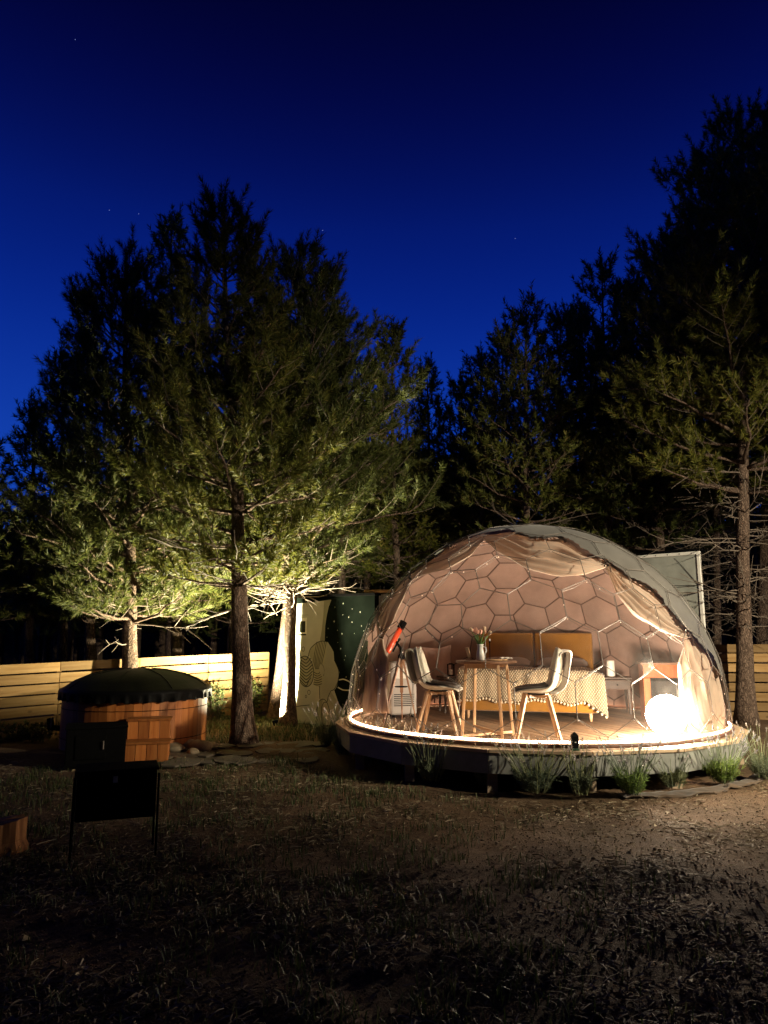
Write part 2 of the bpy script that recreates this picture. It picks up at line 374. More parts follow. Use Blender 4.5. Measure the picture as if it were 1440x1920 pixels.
def batch_tubes(Pn, Rn, n=4):
    """Pn (m,k,3), Rn (m,k) -> verts, quads"""
    m, k, _ = Pn.shape; T = np.gradient(Pn, axis=1); T /= np.linalg.norm(T, axis=2)[..., None] + 1e-9
    up = np.where(np.abs(T[:, :1, 2:3]) < 0.9, np.array([0, 0, 1.0]), np.array([1.0, 0, 0])); up = np.broadcast_to(up, T.shape)
    x = np.cross(T, up); x /= np.linalg.norm(x, axis=2)[..., None] + 1e-9; y = np.cross(T, x)
    a = np.arange(n) * 2 * PI / n
    V = Pn[:, :, None, :] + Rn[:, :, None, None] * (x[:, :, None, :] * np.cos(a)[:, None] + y[:, :, None, :] * np.sin(a)[:, None])
    idx = np.arange(m * k * n).reshape(m, k, n); nx = np.roll(idx, -1, 2)
    F = np.stack([idx[:, :-1], nx[:, :-1], nx[:, 1:], idx[:, 1:]], -1).reshape(-1, 4)
    return V.reshape(-1, 3), F

# ================================================================== SETTING
# ---------------------------------------------------------------- ground
def axis_pts(stops):
    out_ = [stops[0][0]]
    for (a, s), (b, _) in zip(stops[:-1], stops[1:]): out_ += list(np.linspace(a, b, max(2, int((b - a) / s)) + 1)[1:])
    return np.array(out_)
def ground_h(X, Y):
    near = np.clip(1 - (np.hypot(X, Y - 5) - 9) / 6, 0, 1)
    h = (vnoise(X * 0.8, Y * 0.8, 1) - 0.5) * 0.06 + (vnoise(X * 2.6, Y * 2.6, 2) - 0.5) * 0.035
    h = h + (vnoise(X * 7, Y * 7, 3) - 0.5) * 0.014 + (vnoise(X * 19, Y * 19, 4) - 0.5) * 0.009
    return h * near - 0.01
gx = axis_pts([(-260, 30), (-60, 6), (-14, 0.5), (-5, 0.04), (5, 0.5), (14, 6), (60, 30), (260, 0)])
gy = axis_pts([(-60, 6), (0, 0.5), (2.2, 0.035), (7.5, 0.12), (14, 0.8), (40, 6), (90, 30), (320, 0)])
GX, GY = np.meshgrid(gx, gy); GZ = ground_h(GX, GY)
idx = np.arange(GX.size).reshape(GX.shape)
ground = put('ground', mesh_np('ground', np.stack([GX, GY, GZ], -1).reshape(-1, 3),
             np.stack([idx[:-1, :-1], idx[:-1, 1:], idx[1:, 1:], idx[1:, :-1]], -1).reshape(-1, 4), M['soil'], True))
tag(ground, 'rough brown soil with dry grass and pine litter', None, None, 'structure')
# a low wooded rise behind the plot
hx = np.linspace(-120, 120, 80); hy = np.linspace(34, 110, 24); HX, HY = np.meshgrid(hx, hy)
HZ = np.clip((HY - 34) / 16, 0, 1) ** 1.2 * (6.2 + 2.4 * vnoise(HX * 0.05, HY * 0.05, 9)) - 0.3
idx = np.arange(HX.size).reshape(HX.shape)
hill = put('hill', mesh_np('hill', np.stack([HX, HY, HZ], -1).reshape(-1, 3), np.stack([idx[:-1, :-1], idx[:-1, 1:], idx[1:, 1:], idx[1:, :-1]], -1).reshape(-1, 4), M['soil'], True))
tag(hill, 'dark wooded rise behind the pines', None, None, 'structure')

# ---------------------------------------------------------------- dome frame of reference
DZ = 0.35                                        # deck level
DC = np.array([1.715, 8.909, DZ]); RR = 2.122    # ring centre and radius
SC = DC + np.array([0, 0, 0.17]); SR = math.hypot(RR, 0.17)
def D(u, v): return G(u, v, DZ)
def sph(u, v, k=1.0, far=False):
    """point on the dome skin under a pixel"""
    d = unit(ray(u, v)); oc = CAM - SC; b = oc @ d; c = oc @ oc - (SR * k) ** 2; q = b * b - c
    if q < 0: t = -b
    else: t = -b + math.sqrt(q) * (1 if far else -1)
    return CAM + d * t

# ---------------------------------------------------------------- fences
def fence(label, segs, pitch, thick=0.022):
    """segs: list of (p0, p1, nboards, top0, top1)"""
    t = thing('timber_fence', label, 'fence', (segs[0][0][0], segs[0][0][1], 0))
    for (a, b, nb, z0, z1, npan) in segs:
        a = np.array([a[0], a[1], 0.0]); b = np.array([b[0], b[1], 0.0]); L = np.linalg.norm(b - a); ux = (b - a) / L; ny = np.array([-ux[1], ux[0], 0])
        for i in range(npan):
            f0, f1 = i / npan, (i + 1) / npan
            for k in range(nb):
                w = pitch * random.uniform(0.85, 0.89); jit = random.uniform(-0.004, 0.004)
                p0 = a + ux * L * f0 + np.array([0, 0, z0 + (z1 - z0) * f0 - pitch * (k + 0.5) + jit]); p1 = a + ux * L * f1 - ux * 0.006 + np.array([0, 0, z0 + (z1 - z0) * f1 - pitch * (k + 0.5) + jit + random.uniform(-0.004, 0.004)])
                c = (p0 + p1) / 2; l = np.linalg.norm(p1 - p0); xx = (p1 - p0) / l
                me = MB().box((0, 0, 0), (l, thick, w)).mesh('board', M['fence'])
                o = put('board', me, t, bevel=0.004); R = np.eye(3); R[:, 0] = xx; R[:, 1] = np.cross([0, 0, 1], xx); R[:, 1] /= np.linalg.norm(R[:, 1]); R[:, 2] = np.cross(R[:, 0], R[:, 1])
                o.matrix_local = Matrix.Translation(Vector(c + ny * random.uniform(-0.003, 0.003)) - t.location) @ Matrix(R.tolist()).to_4x4()
        for i in range(npan + 1):
            f0 = i / npan; zt = z0 + (z1 - z0) * f0 - 0.02
            MB().box(a + ux * L * f0 + ny * 0.06 + np.array([0, 0, zt / 2 - 0.05]), (0.07, 0.07, zt + 0.1), [ux, ny, [0, 0, 1]]).build('post', M['fence'], t, world=True, bevel=0.005)
    return t
FL0, FL1 = P(-60, 1248, 9.75), P(504, 1221, 13.0)
fence('pale timber board fence behind the round hot tub', [(FL0, FL1, 7, FL0[2], FL1[2], 4)], 0.145)
FR0, FR1 = P(1330, 1207, 12.3), P(1560, 1207, 12.0)
fence('pale timber board fence behind the bare pine trunks beside the dome', [(FR0, FR1, 8, FR0[2], FR1[2], 2)], 0.152)

# ================================================================== TREES
rng = np.random.default_rng(11)
def needles(B, Dv, L, per, nl, nw, up=0.0):
    n = len(B); B = np.repeat(B, per, 0); Dv = np.repeat(Dv, per, 0); L = np.repeat(L, per)
    m = n * per; t = rng.random(m) ** 0.8; ang = np.radians(rng.uniform(42, 78, m)) * (1.08 - 0.55 * t); az = rng.random(m) * 2 * PI
    a = np.where(np.abs(Dv[:, 2:3]) < 0.9, np.array([0, 0, 1.0]), np.array([1.0, 0, 0])); x = np.cross(Dv, a); x /= np.linalg.norm(x, axis=1)[:, None]; y = np.cross(Dv, x)
    d = Dv * np.cos(ang)[:, None] + (x * np.cos(az)[:, None] + y * np.sin(az)[:, None]) * np.sin(ang)[:, None]
    b = B + Dv * (L * t)[:, None]; ln = nl * rng.uniform(0.7, 1.15, m)
    s = np.cross(d, rng.normal(size=(m, 3))); s /= np.linalg.norm(s, axis=1)[:, None]
    V = np.stack([b - s * nw / 2, b + s * nw / 2, b + d * ln[:, None]], 1)
    return V.reshape(-1, 3)
def trunk_mesh(pts, r0, r1, n=14, lump=0.1):
    mb = MB(); k = 40; p = interp_poly(pts, k); t = np.linspace(0, 1, k)
    r = r0 + (r1 - r0) * t ** 0.9; r = r * (1 + 0.55 * np.exp(-t * 28))
    mb.tube(p, r, n); v = np.array(mb.v); c = np.repeat(p, n, 0)
    sc = 1 + lump * (vnoise(np.arctan2(v[:, 1] - c[:, 1], v[:, 0] - c[:, 0]) * 2.2 + 9, v[:, 2] * 5, 5) - 0.5) * 2
    v = c + (v - c) * sc[:, None]; mb.v = [tuple(q) for q in v]; return mb, p, r
def pine(label, base, top, r0, h0, prof, whorl=0.36, k=5, per=38, nl=0.11, nw=0.0070, tw=5, dead=(0, 0), group=None, cat='tree', limbs=False, shoot=0.25, elev=(0.02, 0.62), lean=None, dens=1.0):
    base = np.asarray(base, float); top = np.asarray(top, float) - np.array([0, 0, 0.16 + 0.02 * float(np.asarray(top)[2])]); base = base.copy(); base[2] -= 0.05
    t = thing('pine_tree', label, cat, (base[0], base[1], 0), 0, group)
    wob = rng.normal(size=(5, 3)) * 0.035; wob[:, 2] = 0; wob[0] = 0; wob[-1] = 0
    pts = np.array([base + (top - base) * f for f in (0, 0.22, 0.48, 0.74, 1.0)]) + wob
    if lean is not None: pts[1:4] += np.asarray(lean)
    mb, tp, tr = trunk_mesh(pts, r0, 0.012)
    mb.build('trunk', M['bark'], t, world=True, smooth=True)
    def at(z):
        i = np.clip(np.searchsorted(tp[:, 2], z), 1, len(tp) - 1); f = (z - tp[i - 1, 2]) / (tp[i, 2] - tp[i - 1, 2] + 1e-9)
        return tp[i - 1] + (tp[i] - tp[i - 1]) * f, tr[i]
    H = top[2]; z = h0; LP = []; LR = []; SB = []; SD = []; SL = []; TP = []; TR = []
    ps = np.array(prof)
    while z < H - 0.12:
        s = (z - h0) / (H - h0); ln0 = np.interp(s, ps[:, 0], ps[:, 1]); ph = rng.random() * 2 * PI
        kk = k if s < 0.85 else 4
        for i in range(kk):
            az = ph + 2 * PI * i / kk + rng.normal() * 0.28; ln = ln0 * rng.uniform(0.62, 1.12)
            el = elev[0] + (elev[1] - elev[0]) * s ** 0.8 + rng.normal() * 0.13
            p0, rr = at(z + rng.uniform(-0.08, 0.08)); h = np.array([math.cos(az), math.sin(az), 0])
            q = np.linspace(0, 1, 7)[:, None]; curve = rng.uniform(0.06, 0.28)
            side = np.cross(h, [0, 0, 1]) * rng.normal() * 0.09
            bp = p0 + h * ln * q + np.array([0, 0, 1.0]) * ln * (math.tan(el) * q * 0.75 + curve * q ** 2) + side * ln * q ** 2 + rng.normal(size=(7, 3)) * 0.02 * q * ln
            LP.append(bp); LR.append(np.linspace(max(0.012, min(rr * 0.5, 0.012 + ln * 0.014)), 0.005, 7))
            # side twigs
            nt_ = max(2, int(tw * ln / 0.9 * dens) + 1)
            for j in range(nt_):
                f = 0.22 + 0.74 * (j + rng.random() * 0.7) / nt_; ii = min(5, int(f * 6)); b0 = bp[ii] + (bp[ii + 1] - bp[ii]) * (f * 6 - ii)
                bd = unit(bp[ii + 1] - bp[ii]); sg = 1 if (j % 2) else -1
                sd = unit(bd * 0.75 + np.cross(bd, [0, 0, 1]) * sg * rng.uniform(0.5, 1.0) + np.array([0, 0, rng.uniform(-0.1, 0.5)]))
                tl = ln * rng.uniform(0.22, 0.42) * (1.15 - 0.55 * f) + 0.08
                q4 = np.linspace(0, 1, 4)[:, None]; cp = b0 + sd * tl * q4 + np.array([0, 0, 0.22]) * tl * q4 ** 2
                TP.append(cp); TR.append(np.linspace(0.006, 0.003, 4))
                ns = max(1, int(tl / 0.125))
                for g in range(ns):
                    u = (g + 0.6) / ns; sb = cp[0] + (cp[3] - cp[0]) * u
                    last = g == ns - 1
                    dd = unit(sd * (0.8 if last else 0.5) + rng.normal(size=3) * 0.34 + np.array([0, 0, 0.35 + 0.75 * s]))
                    SB.append(sb); SD.append(dd); SL.append(shoot * rng.uniform(0.55, 1.1))
            dd = unit(unit(bp[6] - bp[5]) + np.array([0, 0, 0.35 + 0.6 * s])); SB.append(bp[6]); SD.append(dd); SL.append(shoot * 1.5)
            for g in range(3): SB.append(bp[6] - dd * 0.06); SD.append(unit(dd + rng.normal(size=3) * 0.40)); SL.append(shoot * 0.9)
        z += whorl * rng.uniform(0.75, 1.2) * (1 - 0.35 * s)
    for g in range(9):
        f = g / 9; SB.append(at(H - 0.75 * f)[0]); SD.append(unit(np.array([0, 0, 1.0]) + rng.normal(size=3) * (0.1 + 0.35 * f))); SL.append(shoot * 1.6)
    # bare lower branches
    DP = []; DR = []
    for g in range(dead[0]):
        zz = rng.uniform(dead[1], h0 + 0.5); az = rng.random() * 2 * PI; ln = rng.uniform(0.35, 1.25); p0, rr = at(zz)
        h = np.array([math.cos(az), math.sin(az), 0]); q = np.linspace(0, 1, 7)[:, None]
        bp = p0 + h * ln * q + np.array([0, 0, 1.0]) * ln * (rng.uniform(-0.25, 0.25) * q + rng.uniform(-0.2, 0.35) * q ** 2) + np.cumsum(rng.normal(size=(7, 3)) * 0.022, 0) * q * 1.5
        DP.append(bp); DR.append(np.linspace(0.013, 0.0035, 7))
        for j in range(rng.integers(3, 7)):
            ii = rng.integers(2, 6); sd = unit((bp[ii] - bp[ii - 1]) / 0.1 + rng.normal(size=3) * 0.9); tl = ln * rng.uniform(0.2, 0.5)
            c7 = bp[ii] + sd * tl * q + np.array([0, 0, rng.uniform(-0.15, 0.25)]) * tl * q ** 2
            DP.append(c7); DR.append(np.linspace(0.007, 0.0028, 7))
    if limbs:
        for bp, rr in zip(LP, LR): MB().tube(bp, rr, 6).build('limb', M['bark'], t, world=True, smooth=True)
    else:
        V, F = batch_tubes(np.array(LP), np.array(LR), 5); put('limbs', mesh_np('limbs', V, F, M['bark'], True), t, True)['kind'] = 'stuff'
    V, F = batch_tubes(np.array(TP), np.array(TR), 3); put('twigs', mesh_np('twigs', V, F, M['twig']), t, True)['kind'] = 'stuff'
    if DP:
        V, F = batch_tubes(np.array(DP), np.array(DR), 4); put('bare_branches', mesh_np('bare_branches', V, F, M['twig'], True), t, True)['kind'] = 'stuff'
    V = needles(np.array(SB), np.array(SD), np.array(SL), per, nl, nw)
    put('crown', mesh_np('crown', V, np.arange(len(V)).reshape(-1, 3), M['needle']), t, True)['kind'] = 'stuff'
    return t
def gbase(u, depth, z=0.0): return np.array([(u - 720) / FPX * depth / math.cos(PITCH) * 1.0, depth, z])
def bx(u, depth, v=1350):
    p = P(u, v, depth); return np.array([p[0], p[1], 0.0])
BARREL = [(0, 0.55), (0.1, 0.95), (0.35, 0.98), (0.6, 0.62), (0.8, 0.36), (0.93, 0.2), (1, 0.1)]
CONE = [(0, 0.7), (0.15, 1.0), (0.4, 0.8), (0.7, 0.5), (0.9, 0.26), (1, 0.12)]
def sc(pr, r): return [(a, b * r) for a, b in pr]
pine('tall pine with a thick reddish trunk standing between hot tub and mural', bx(457, 9.52, 1395), P(420, 345, 9.52), 0.135, 1.95, sc(CONE, 1.35), whorl=0.34, per=92, dead=(14, 1.5), limbs=True, nw=0.0105, lean=(0.03, 0, 0), dens=1.05)
pine('pine whose trunk is lit white by the spotlight at its foot', bx(540, 11.25, 1362), P(562, 450, 11.25), 0.105, 2.05, sc(BARREL, 1.98), whorl=0.32, k=5, per=82, dead=(40, 1.7), limbs=True, nw=0.0100)
pine('slim pine trunk between the thick trunk and the spotlit one', bx(513, 12.2), P(600, 495, 12.2), 0.085, 2.6, sc(CONE, 1.1), per=76, dead=(16, 1.6), limbs=True, nw=0.0105)
pine('broad pine with low forked limbs rising behind the hot tub', bx(243, 11.0), P(238, 466, 11.0), 0.13, 1.55, sc(CONE, 1.8), whorl=0.30, k=6, per=76, dead=(8, 1.2), limbs=True, nw=0.0105)
GB = 'dark pines beyond the timber fence'
LB = 'dark pine standing beyond the timber fence behind the hot tub'
for u, d, tu, tv, r in ((330, 13.6, 322, 385, 1.05), (172, 13.2, 166, 520, 0.62), (114, 13.8, 118, 630, 0.62), (60, 14.2, 64, 745, 0.7), (-40, 13.5, -20, 815, 0.9), (430, 15.0, 470, 480, 1.0)):
    pine(LB, bx(u, d), P(tu, tv, d), 0.11, 1.6, sc(CONE, r), whorl=0.40, k=5, per=31, nw=0.021, nl=0.11, group=GB + ' on the tub side', tw=4)
LM = 'dark slender pine seen between the dome and the spotlit pines'
for u, d, tu, tv, r in ((640, 16.5, 645, 640, 0.8), (690, 18, 692, 655, 0.75), (748, 16, 736, 598, 0.95), (805, 18.5, 800, 668, 0.8), (600, 19, 590, 640, 1.3), (540, 19, 530, 600, 1.4)):
    pine(LM, bx(u, d), P(tu, tv, d), 0.12, 2.6, sc(CONE, r), whorl=0.45, k=5, per=31, nw=0.024, nl=0.12, shoot=0.26, group=GB + ' on the mural side', tw=4, dead=(20, 1.5))
LR_ = 'dusky pine rising behind the dome'
for u, d, tu, tv, r in ((862, 18.5, 866, 692, 1.2), (905, 17.5, 902, 650, 1.2), (945, 19, 942, 610, 1.3), (1000, 14.2, 986, 550, 1.35), (1052, 17, 1050, 568, 1.2), (1090, 18, 1086, 556, 1.2), (1150, 15.5, 1127, 480, 1.5), (1190, 17, 1182, 508, 1.3), (1242, 14.6, 1240, 432, 1.8), (1290, 16.5, 1290, 400, 1.6)):
    pine(LR_, bx(u, d), P(tu, tv, d), 0.12, 3.0, sc(CONE, r), whorl=0.42, k=5, per=31, nw=0.023, nl=0.12, shoot=0.26, group=GB + ' behind the dome', tw=4, dead=(26, 1.6))
pine('tall pine in front of the fence beside the dome, its trunk set with dead twigs', bx(1398, 11.7, 1345), P(1386, 182, 11.7), 0.135, 3.6, sc(CONE, 2.2), whorl=0.38, per=60, nw=0.014, dead=(60, 1.4), limbs=True)
pine('pale trunked pine just behind the fence beside the dome', bx(1428, 14.0), P(1452, 200, 14.0), 0.135, 4.2, sc(CONE, 2.0), whorl=0.42, per=36, nw=0.021, dead=(60, 1.3), limbs=False)
pine('thin pine behind the fence next to the white framed panel', bx(1347, 14.6), P(1338, 262, 14.6), 0.085, 3.9, sc(CONE, 1.7), whorl=0.42, per=36, nw=0.021, dead=(60, 1.3))
pine('pine at the edge of the plot beside the tall twiggy pine', bx(1540, 12.6), P(1520, 150, 12.6), 0.13, 3.4, sc(CONE, 2.2), whorl=0.42, per=36, nw=0.021, dead=(24, 1.4))
# the wood behind, one dark mass
SB = []; SD = []; SL = []; TP = []; TR = []
for i in range(265):
    y = rng.uniform(20, 44); x = rng.uniform(-0.75, 0.75) * y
    if i > 219: y = rng.uniform(21, 27); x = rng.uniform(-0.10, 0.14) * y
    hh = rng.uniform(6.5, 9.5) * (0.8 + 0.1 * y / 30)
    u = proj([x, y, 3])[0]
    lim = np.interp(u, [0, 300, 600, 800, 1000, 1440], [5.4, 7.4, 8.2, 8.2, 10.0, 12.5]); hh = min(hh, lim * (y / 26) * rng.uniform(0.75, 1.0))
    TP.append(np.array([[x, y, -0.2], [x, y, hh * 0.33], [x, y, hh * 0.66], [x, y, hh]])); TR.append(np.array([0.13, 0.1, 0.06, 0.01]))
    m = 135; s = rng.random(m) ** 0.8; zz = 1.2 + (hh - 1.2) * s; rad = (1 - s) * 2.1 * np.sqrt(rng.random(m)) + 0.1; az = rng.random(m) * 2 * PI
    b = np.stack([x + rad * np.cos(az), y + rad * np.sin(az), zz], -1); d = np.stack([np.cos(az) * 0.6, np.sin(az) * 0.6, 0.5 + 0 * az], -1); d /= np.linalg.norm(d, axis=1)[:, None]
    SB.append(b); SD.append(d); SL.append(np.full(m, 0.35))
V = needles(np.concatenate(SB), np.concatenate(SD), np.concatenate(SL), 7, 0.42, 0.085)
wood_ = put('far_wood', mesh_np('far_wood', V, np.arange(len(V)).reshape(-1, 3), M['needle'])); tag(wood_, 'dark mass of pines far behind the fence', 'wood', None, 'stuff')
V, F = batch_tubes(np.array(TP), np.array(TR), 5); o = put('far_trunks', mesh_np('far_trunks', V, F, M['bark']), wood_); o['kind'] = 'stuff'

# unseen wood added on the other sides to block low sky light
SB = []; SD = []; SL = []; TP = []; TR = []
for i in range(210):
    az = math.radians(rng.uniform(112, 428)); rad_ = rng.uniform(10.5, 19); x, y = rad_ * math.cos(az), rad_ * math.sin(az)
    if y > 1 and abs(x) < 11.5: continue
    if y > 8: continue
    hh = rng.uniform(9, 13)
    TP.append(np.array([[x, y, -0.2], [x, y, hh * 0.33], [x, y, hh * 0.66], [x, y, hh]])); TR.append(np.array([0.15, 0.12, 0.07, 0.01]))
    m = 240; s = rng.random(m) ** 0.9; zz = 0.5 + (hh - 0.5) * s; rad = (1.05 - s) * 2.3 * np.sqrt(rng.random(m)) + 0.1; a2 = rng.random(m) * 2 * PI
    b = np.stack([x + rad * np.cos(a2), y + rad * np.sin(a2), zz], -1); d = np.stack([np.cos(a2) * 0.6, np.sin(a2) * 0.6, 0.5 + 0 * a2], -1); d /= np.linalg.norm(d, axis=1)[:, None]
    SB.append(b); SD.append(d); SL.append(np.full(m, 0.4))
V = needles(np.concatenate(SB), np.concatenate(SD), np.concatenate(SL), 5, 0.5, 0.17)
wd2 = put('unseen_screen_wood', mesh_np('unseen_screen_wood', V, np.arange(len(V)).reshape(-1, 3), M['needle'])); tag(wd2, 'unseen pine wood added round the clearing to block low sky light', 'wood', None, 'stuff')
V, F = batch_tubes(np.array(TP), np.array(TR), 5); o = put('far_trunks', mesh_np('far_trunks', V, F, M['bark']), wd2); o['kind'] = 'stuff'

# ================================================================== DECK AND DOME
deck = thing('round_deck', 'round timber deck with grey skirting boards under the dome', 'deck', (DC[0], DC[1], 0))
NS = 16; A0 = math.radians(-88.0); LR0 = 2.275
def pol(r, a, z): return np.array([DC[0] + r * math.cos(a), DC[1] + r * math.sin(a), z])
pa = math.radians(-69.0); pu = np.array([math.cos(pa), math.sin(pa), 0]); pv = np.array([-pu[1], pu[0], 0]); PW = 0.118
nP = int(2 * 2.06 / PW) + 1
for i in range(nP):
    o0 = -2.06 + i * PW; o1 = o0 + PW - 0.011
    if o0 > 2.04: break
    e0 = [math.sqrt(max(0.0, 2.075 ** 2 - q * q)) for q in (o0, o1)]
    poly = [(-e0[0], o0 - 0, 0), (e0[0], o0, 0), (e0[1], o1, 0), (-e0[1], o1, 0)]
    if max(e0) < 0.2: continue
    if min(e0) < 0.05: poly = [(-0.1, o0, 0), (0.1, o0, 0)] + poly[2:] if e0[0] < 0.05 else poly[:2] + [(0.1, o1, 0), (-0.1, o1, 0)]
    ob = MB().prism([(x, y, -0.03 + random.uniform(-0.0015, 0.0015)) for x, y, z in poly], (0, 0, 0.03)).build('deck_board', M['deck'], deck, bevel=0.003)
    ob.location = (0, 0, DZ); ob.rotation_euler = (0, 0, pa)
for i in range(NS):
    a, b = A0 + 2 * PI * i / NS, A0 + 2 * PI * (i + 1) / NS
    q = [pol(LR0, a, 0), pol(LR0, b, 0)]; e_ = q[1] - q[0]; l = np.linalg.norm(e_); ex = e_ / l; en = np.array([ex[1], -ex[0], 0])
    c = (q[0] + q[1]) / 2
    inner = [pol(2.08, b, 0), pol(2.08, (a + b) / 2, 0), pol(2.08, a, 0)]
    loc = [(p - c) for p in (q[0] + ex * 0.002 + en * 0.012, q[1] - ex * 0.002 + en * 0.012, *inner)]
    R = np.stack([ex, -en, [0, 0, 1]])
    ob = MB().prism([R @ p + np.array([0, 0, -0.036]) for p in loc], (0, 0, 0.030)).build('edge_board', M['ledge'], deck, bevel=0.004)
    mat_ = Matrix(R.T.tolist()).to_4x4(); ob.matrix_local = Matrix.Translation(Vector(c + np.array([0, 0, DZ])) - deck.location) @ mat_
    ob = MB().box((0, 0, 0), (l - 0.005, 0.018, 0.172)).build('skirting_board', M['skirt'], deck, bevel=0.003)
    ob.matrix_local = Matrix.Translation(Vector(c - en * 0.012 + np.array([0, 0, DZ - 0.04 - 0.087])) - deck.location) @ mat_
    MB().box(pol(2.16, a, DZ / 2 - 0.06), (0.09, 0.09, DZ - 0.02)).build('leg', M['ledge'], deck, world=True)
MB().lathe([(0.0, DZ - 0.16), (2.0, DZ - 0.16), (2.0, DZ - 0.045), (0, DZ - 0.045)], 32, (DC[0], DC[1], 0)).build('underdeck_shade', M['iron'], deck, world=True)  # black drum standing in for the shade in the void under the deck

# ---- geodesic honeycomb
def goldberg(n, phi):
    g = (1 + 5 ** 0.5) / 2; h = math.atan(0.5)
    iv = [np.array([0, 0, 1.0])] + [np.array([math.cos(h) * math.cos(phi + 2 * PI * i / 5), math.cos(h) * math.sin(phi + 2 * PI * i / 5), math.sin(h)]) for i in range(5)]
    iv += [np.array([math.cos(h) * math.cos(phi + 2 * PI * (i + 0.5) / 5), math.cos(h) * math.sin(phi + 2 * PI * (i + 0.5) / 5), -math.sin(h)]) for i in range(5)] + [np.array([0, 0, -1.0])]
    fs = [(0, 1 + i, 1 + (i + 1) % 5) for i in range(5)] + [(1 + i, 6 + i, 1 + (i + 1) % 5) for i in range(5)] + [(6 + i, 6 + (i + 1) % 5, 1 + (i + 1) % 5) for i in range(5)]
    key = {}; pts = []; tris = []
    def vid(p):
        p = unit(p); k = tuple(np.round(p, 4) + 0.0)
        if k not in key: key[k] = len(pts); pts.append(p)
        return key[k]
    for a, b, c in fs:
        gr = {}
        for i in range(n + 1):
            for j in range(n + 1 - i): gr[i, j] = vid(iv[a] * (n - i - j) + iv[b] * i + iv[c] * j)
        for i in range(n):
            for j in range(n - i):
                tris.append((gr[i, j], gr[i + 1, j], gr[i, j + 1]))
                if i + j < n - 1: tris.append((gr[i + 1, j], gr[i + 1, j + 1], gr[i, j + 1]))
    cen = [unit(pts[a] + pts[b] + pts[c]) for a, b, c in tris]; adj = [[] for _ in pts]
    for t, tr in enumerate(tris):
        for v in tr: adj[v].append(t)
    polys = []; edges = set()
    for v, ts in enumerate(adj):
        if len(ts) < 5: continue
        p = pts[v]; x = unit(np.cross(p, [0.3, 0.2, 1])); y = np.cross(p, x)
        ts = sorted(ts, key=lambda t: math.atan2(cen[t] @ y, cen[t] @ x)); polys.append((v, ts))
        for i in range(len(ts)): edges.add(tuple(sorted((ts[i], ts[(i + 1) % len(ts)]))))
    return pts, cen, polys, sorted(edges)
HP, HC, HPOLY, HEDGE = goldberg(5, math.radians(18.0))
ZMIN = DZ + 0.03
def skin(d, k=1.0): return SC + unit(d) * SR * k
def clipz(poly):
    out_ = []
    for i in range(len(poly)):
        a, b = poly[i], poly[(i + 1) % len(poly)]
        if a[2] >= ZMIN: out_.append(a)
        if (a[2] >= ZMIN) != (b[2] >= ZMIN): out_.append(a + (b - a) * ((ZMIN - a[2]) / (b[2] - a[2])))
    return out_
OPEN = np.array([(600, 1440), (600, 1178), (700, 1184), (712, 1150), (733, 1115), (770, 1078), (820, 1042), (868, 1012), (905, 1005), (958, 997), (996, 1011), (1050, 1010), (1088, 1037), (1137, 1053), (1175, 1082), (1225, 1112), (1258, 1151), (1292, 1188), (1330, 1232), (1358, 1290), (1368, 1340), (1374, 1440)], float)
def inpoly(q, poly):
    x, y = q; c = False; n = len(poly)
    for i in range(n):
        x1, y1 = poly[i]; x2, y2 = poly[i - 1]
        if (y1 > y) != (y2 > y) and x < (x2 - x1) * (y - y1) / (y2 - y1) + x1: c = not c
    return c
def isopen(p):
    n = p - SC; front = n @ (CAM - p) > 0; q = proj(p)
    if front: return inpoly(q, OPEN)
    return q[0] < 690 and q[1] > 1200
dome = thing('geodesic_dome', 'honeycomb glamping dome with clear front and tied back taupe curtains', 'dome tent', (DC[0], DC[1], DZ))
inner_seams = []
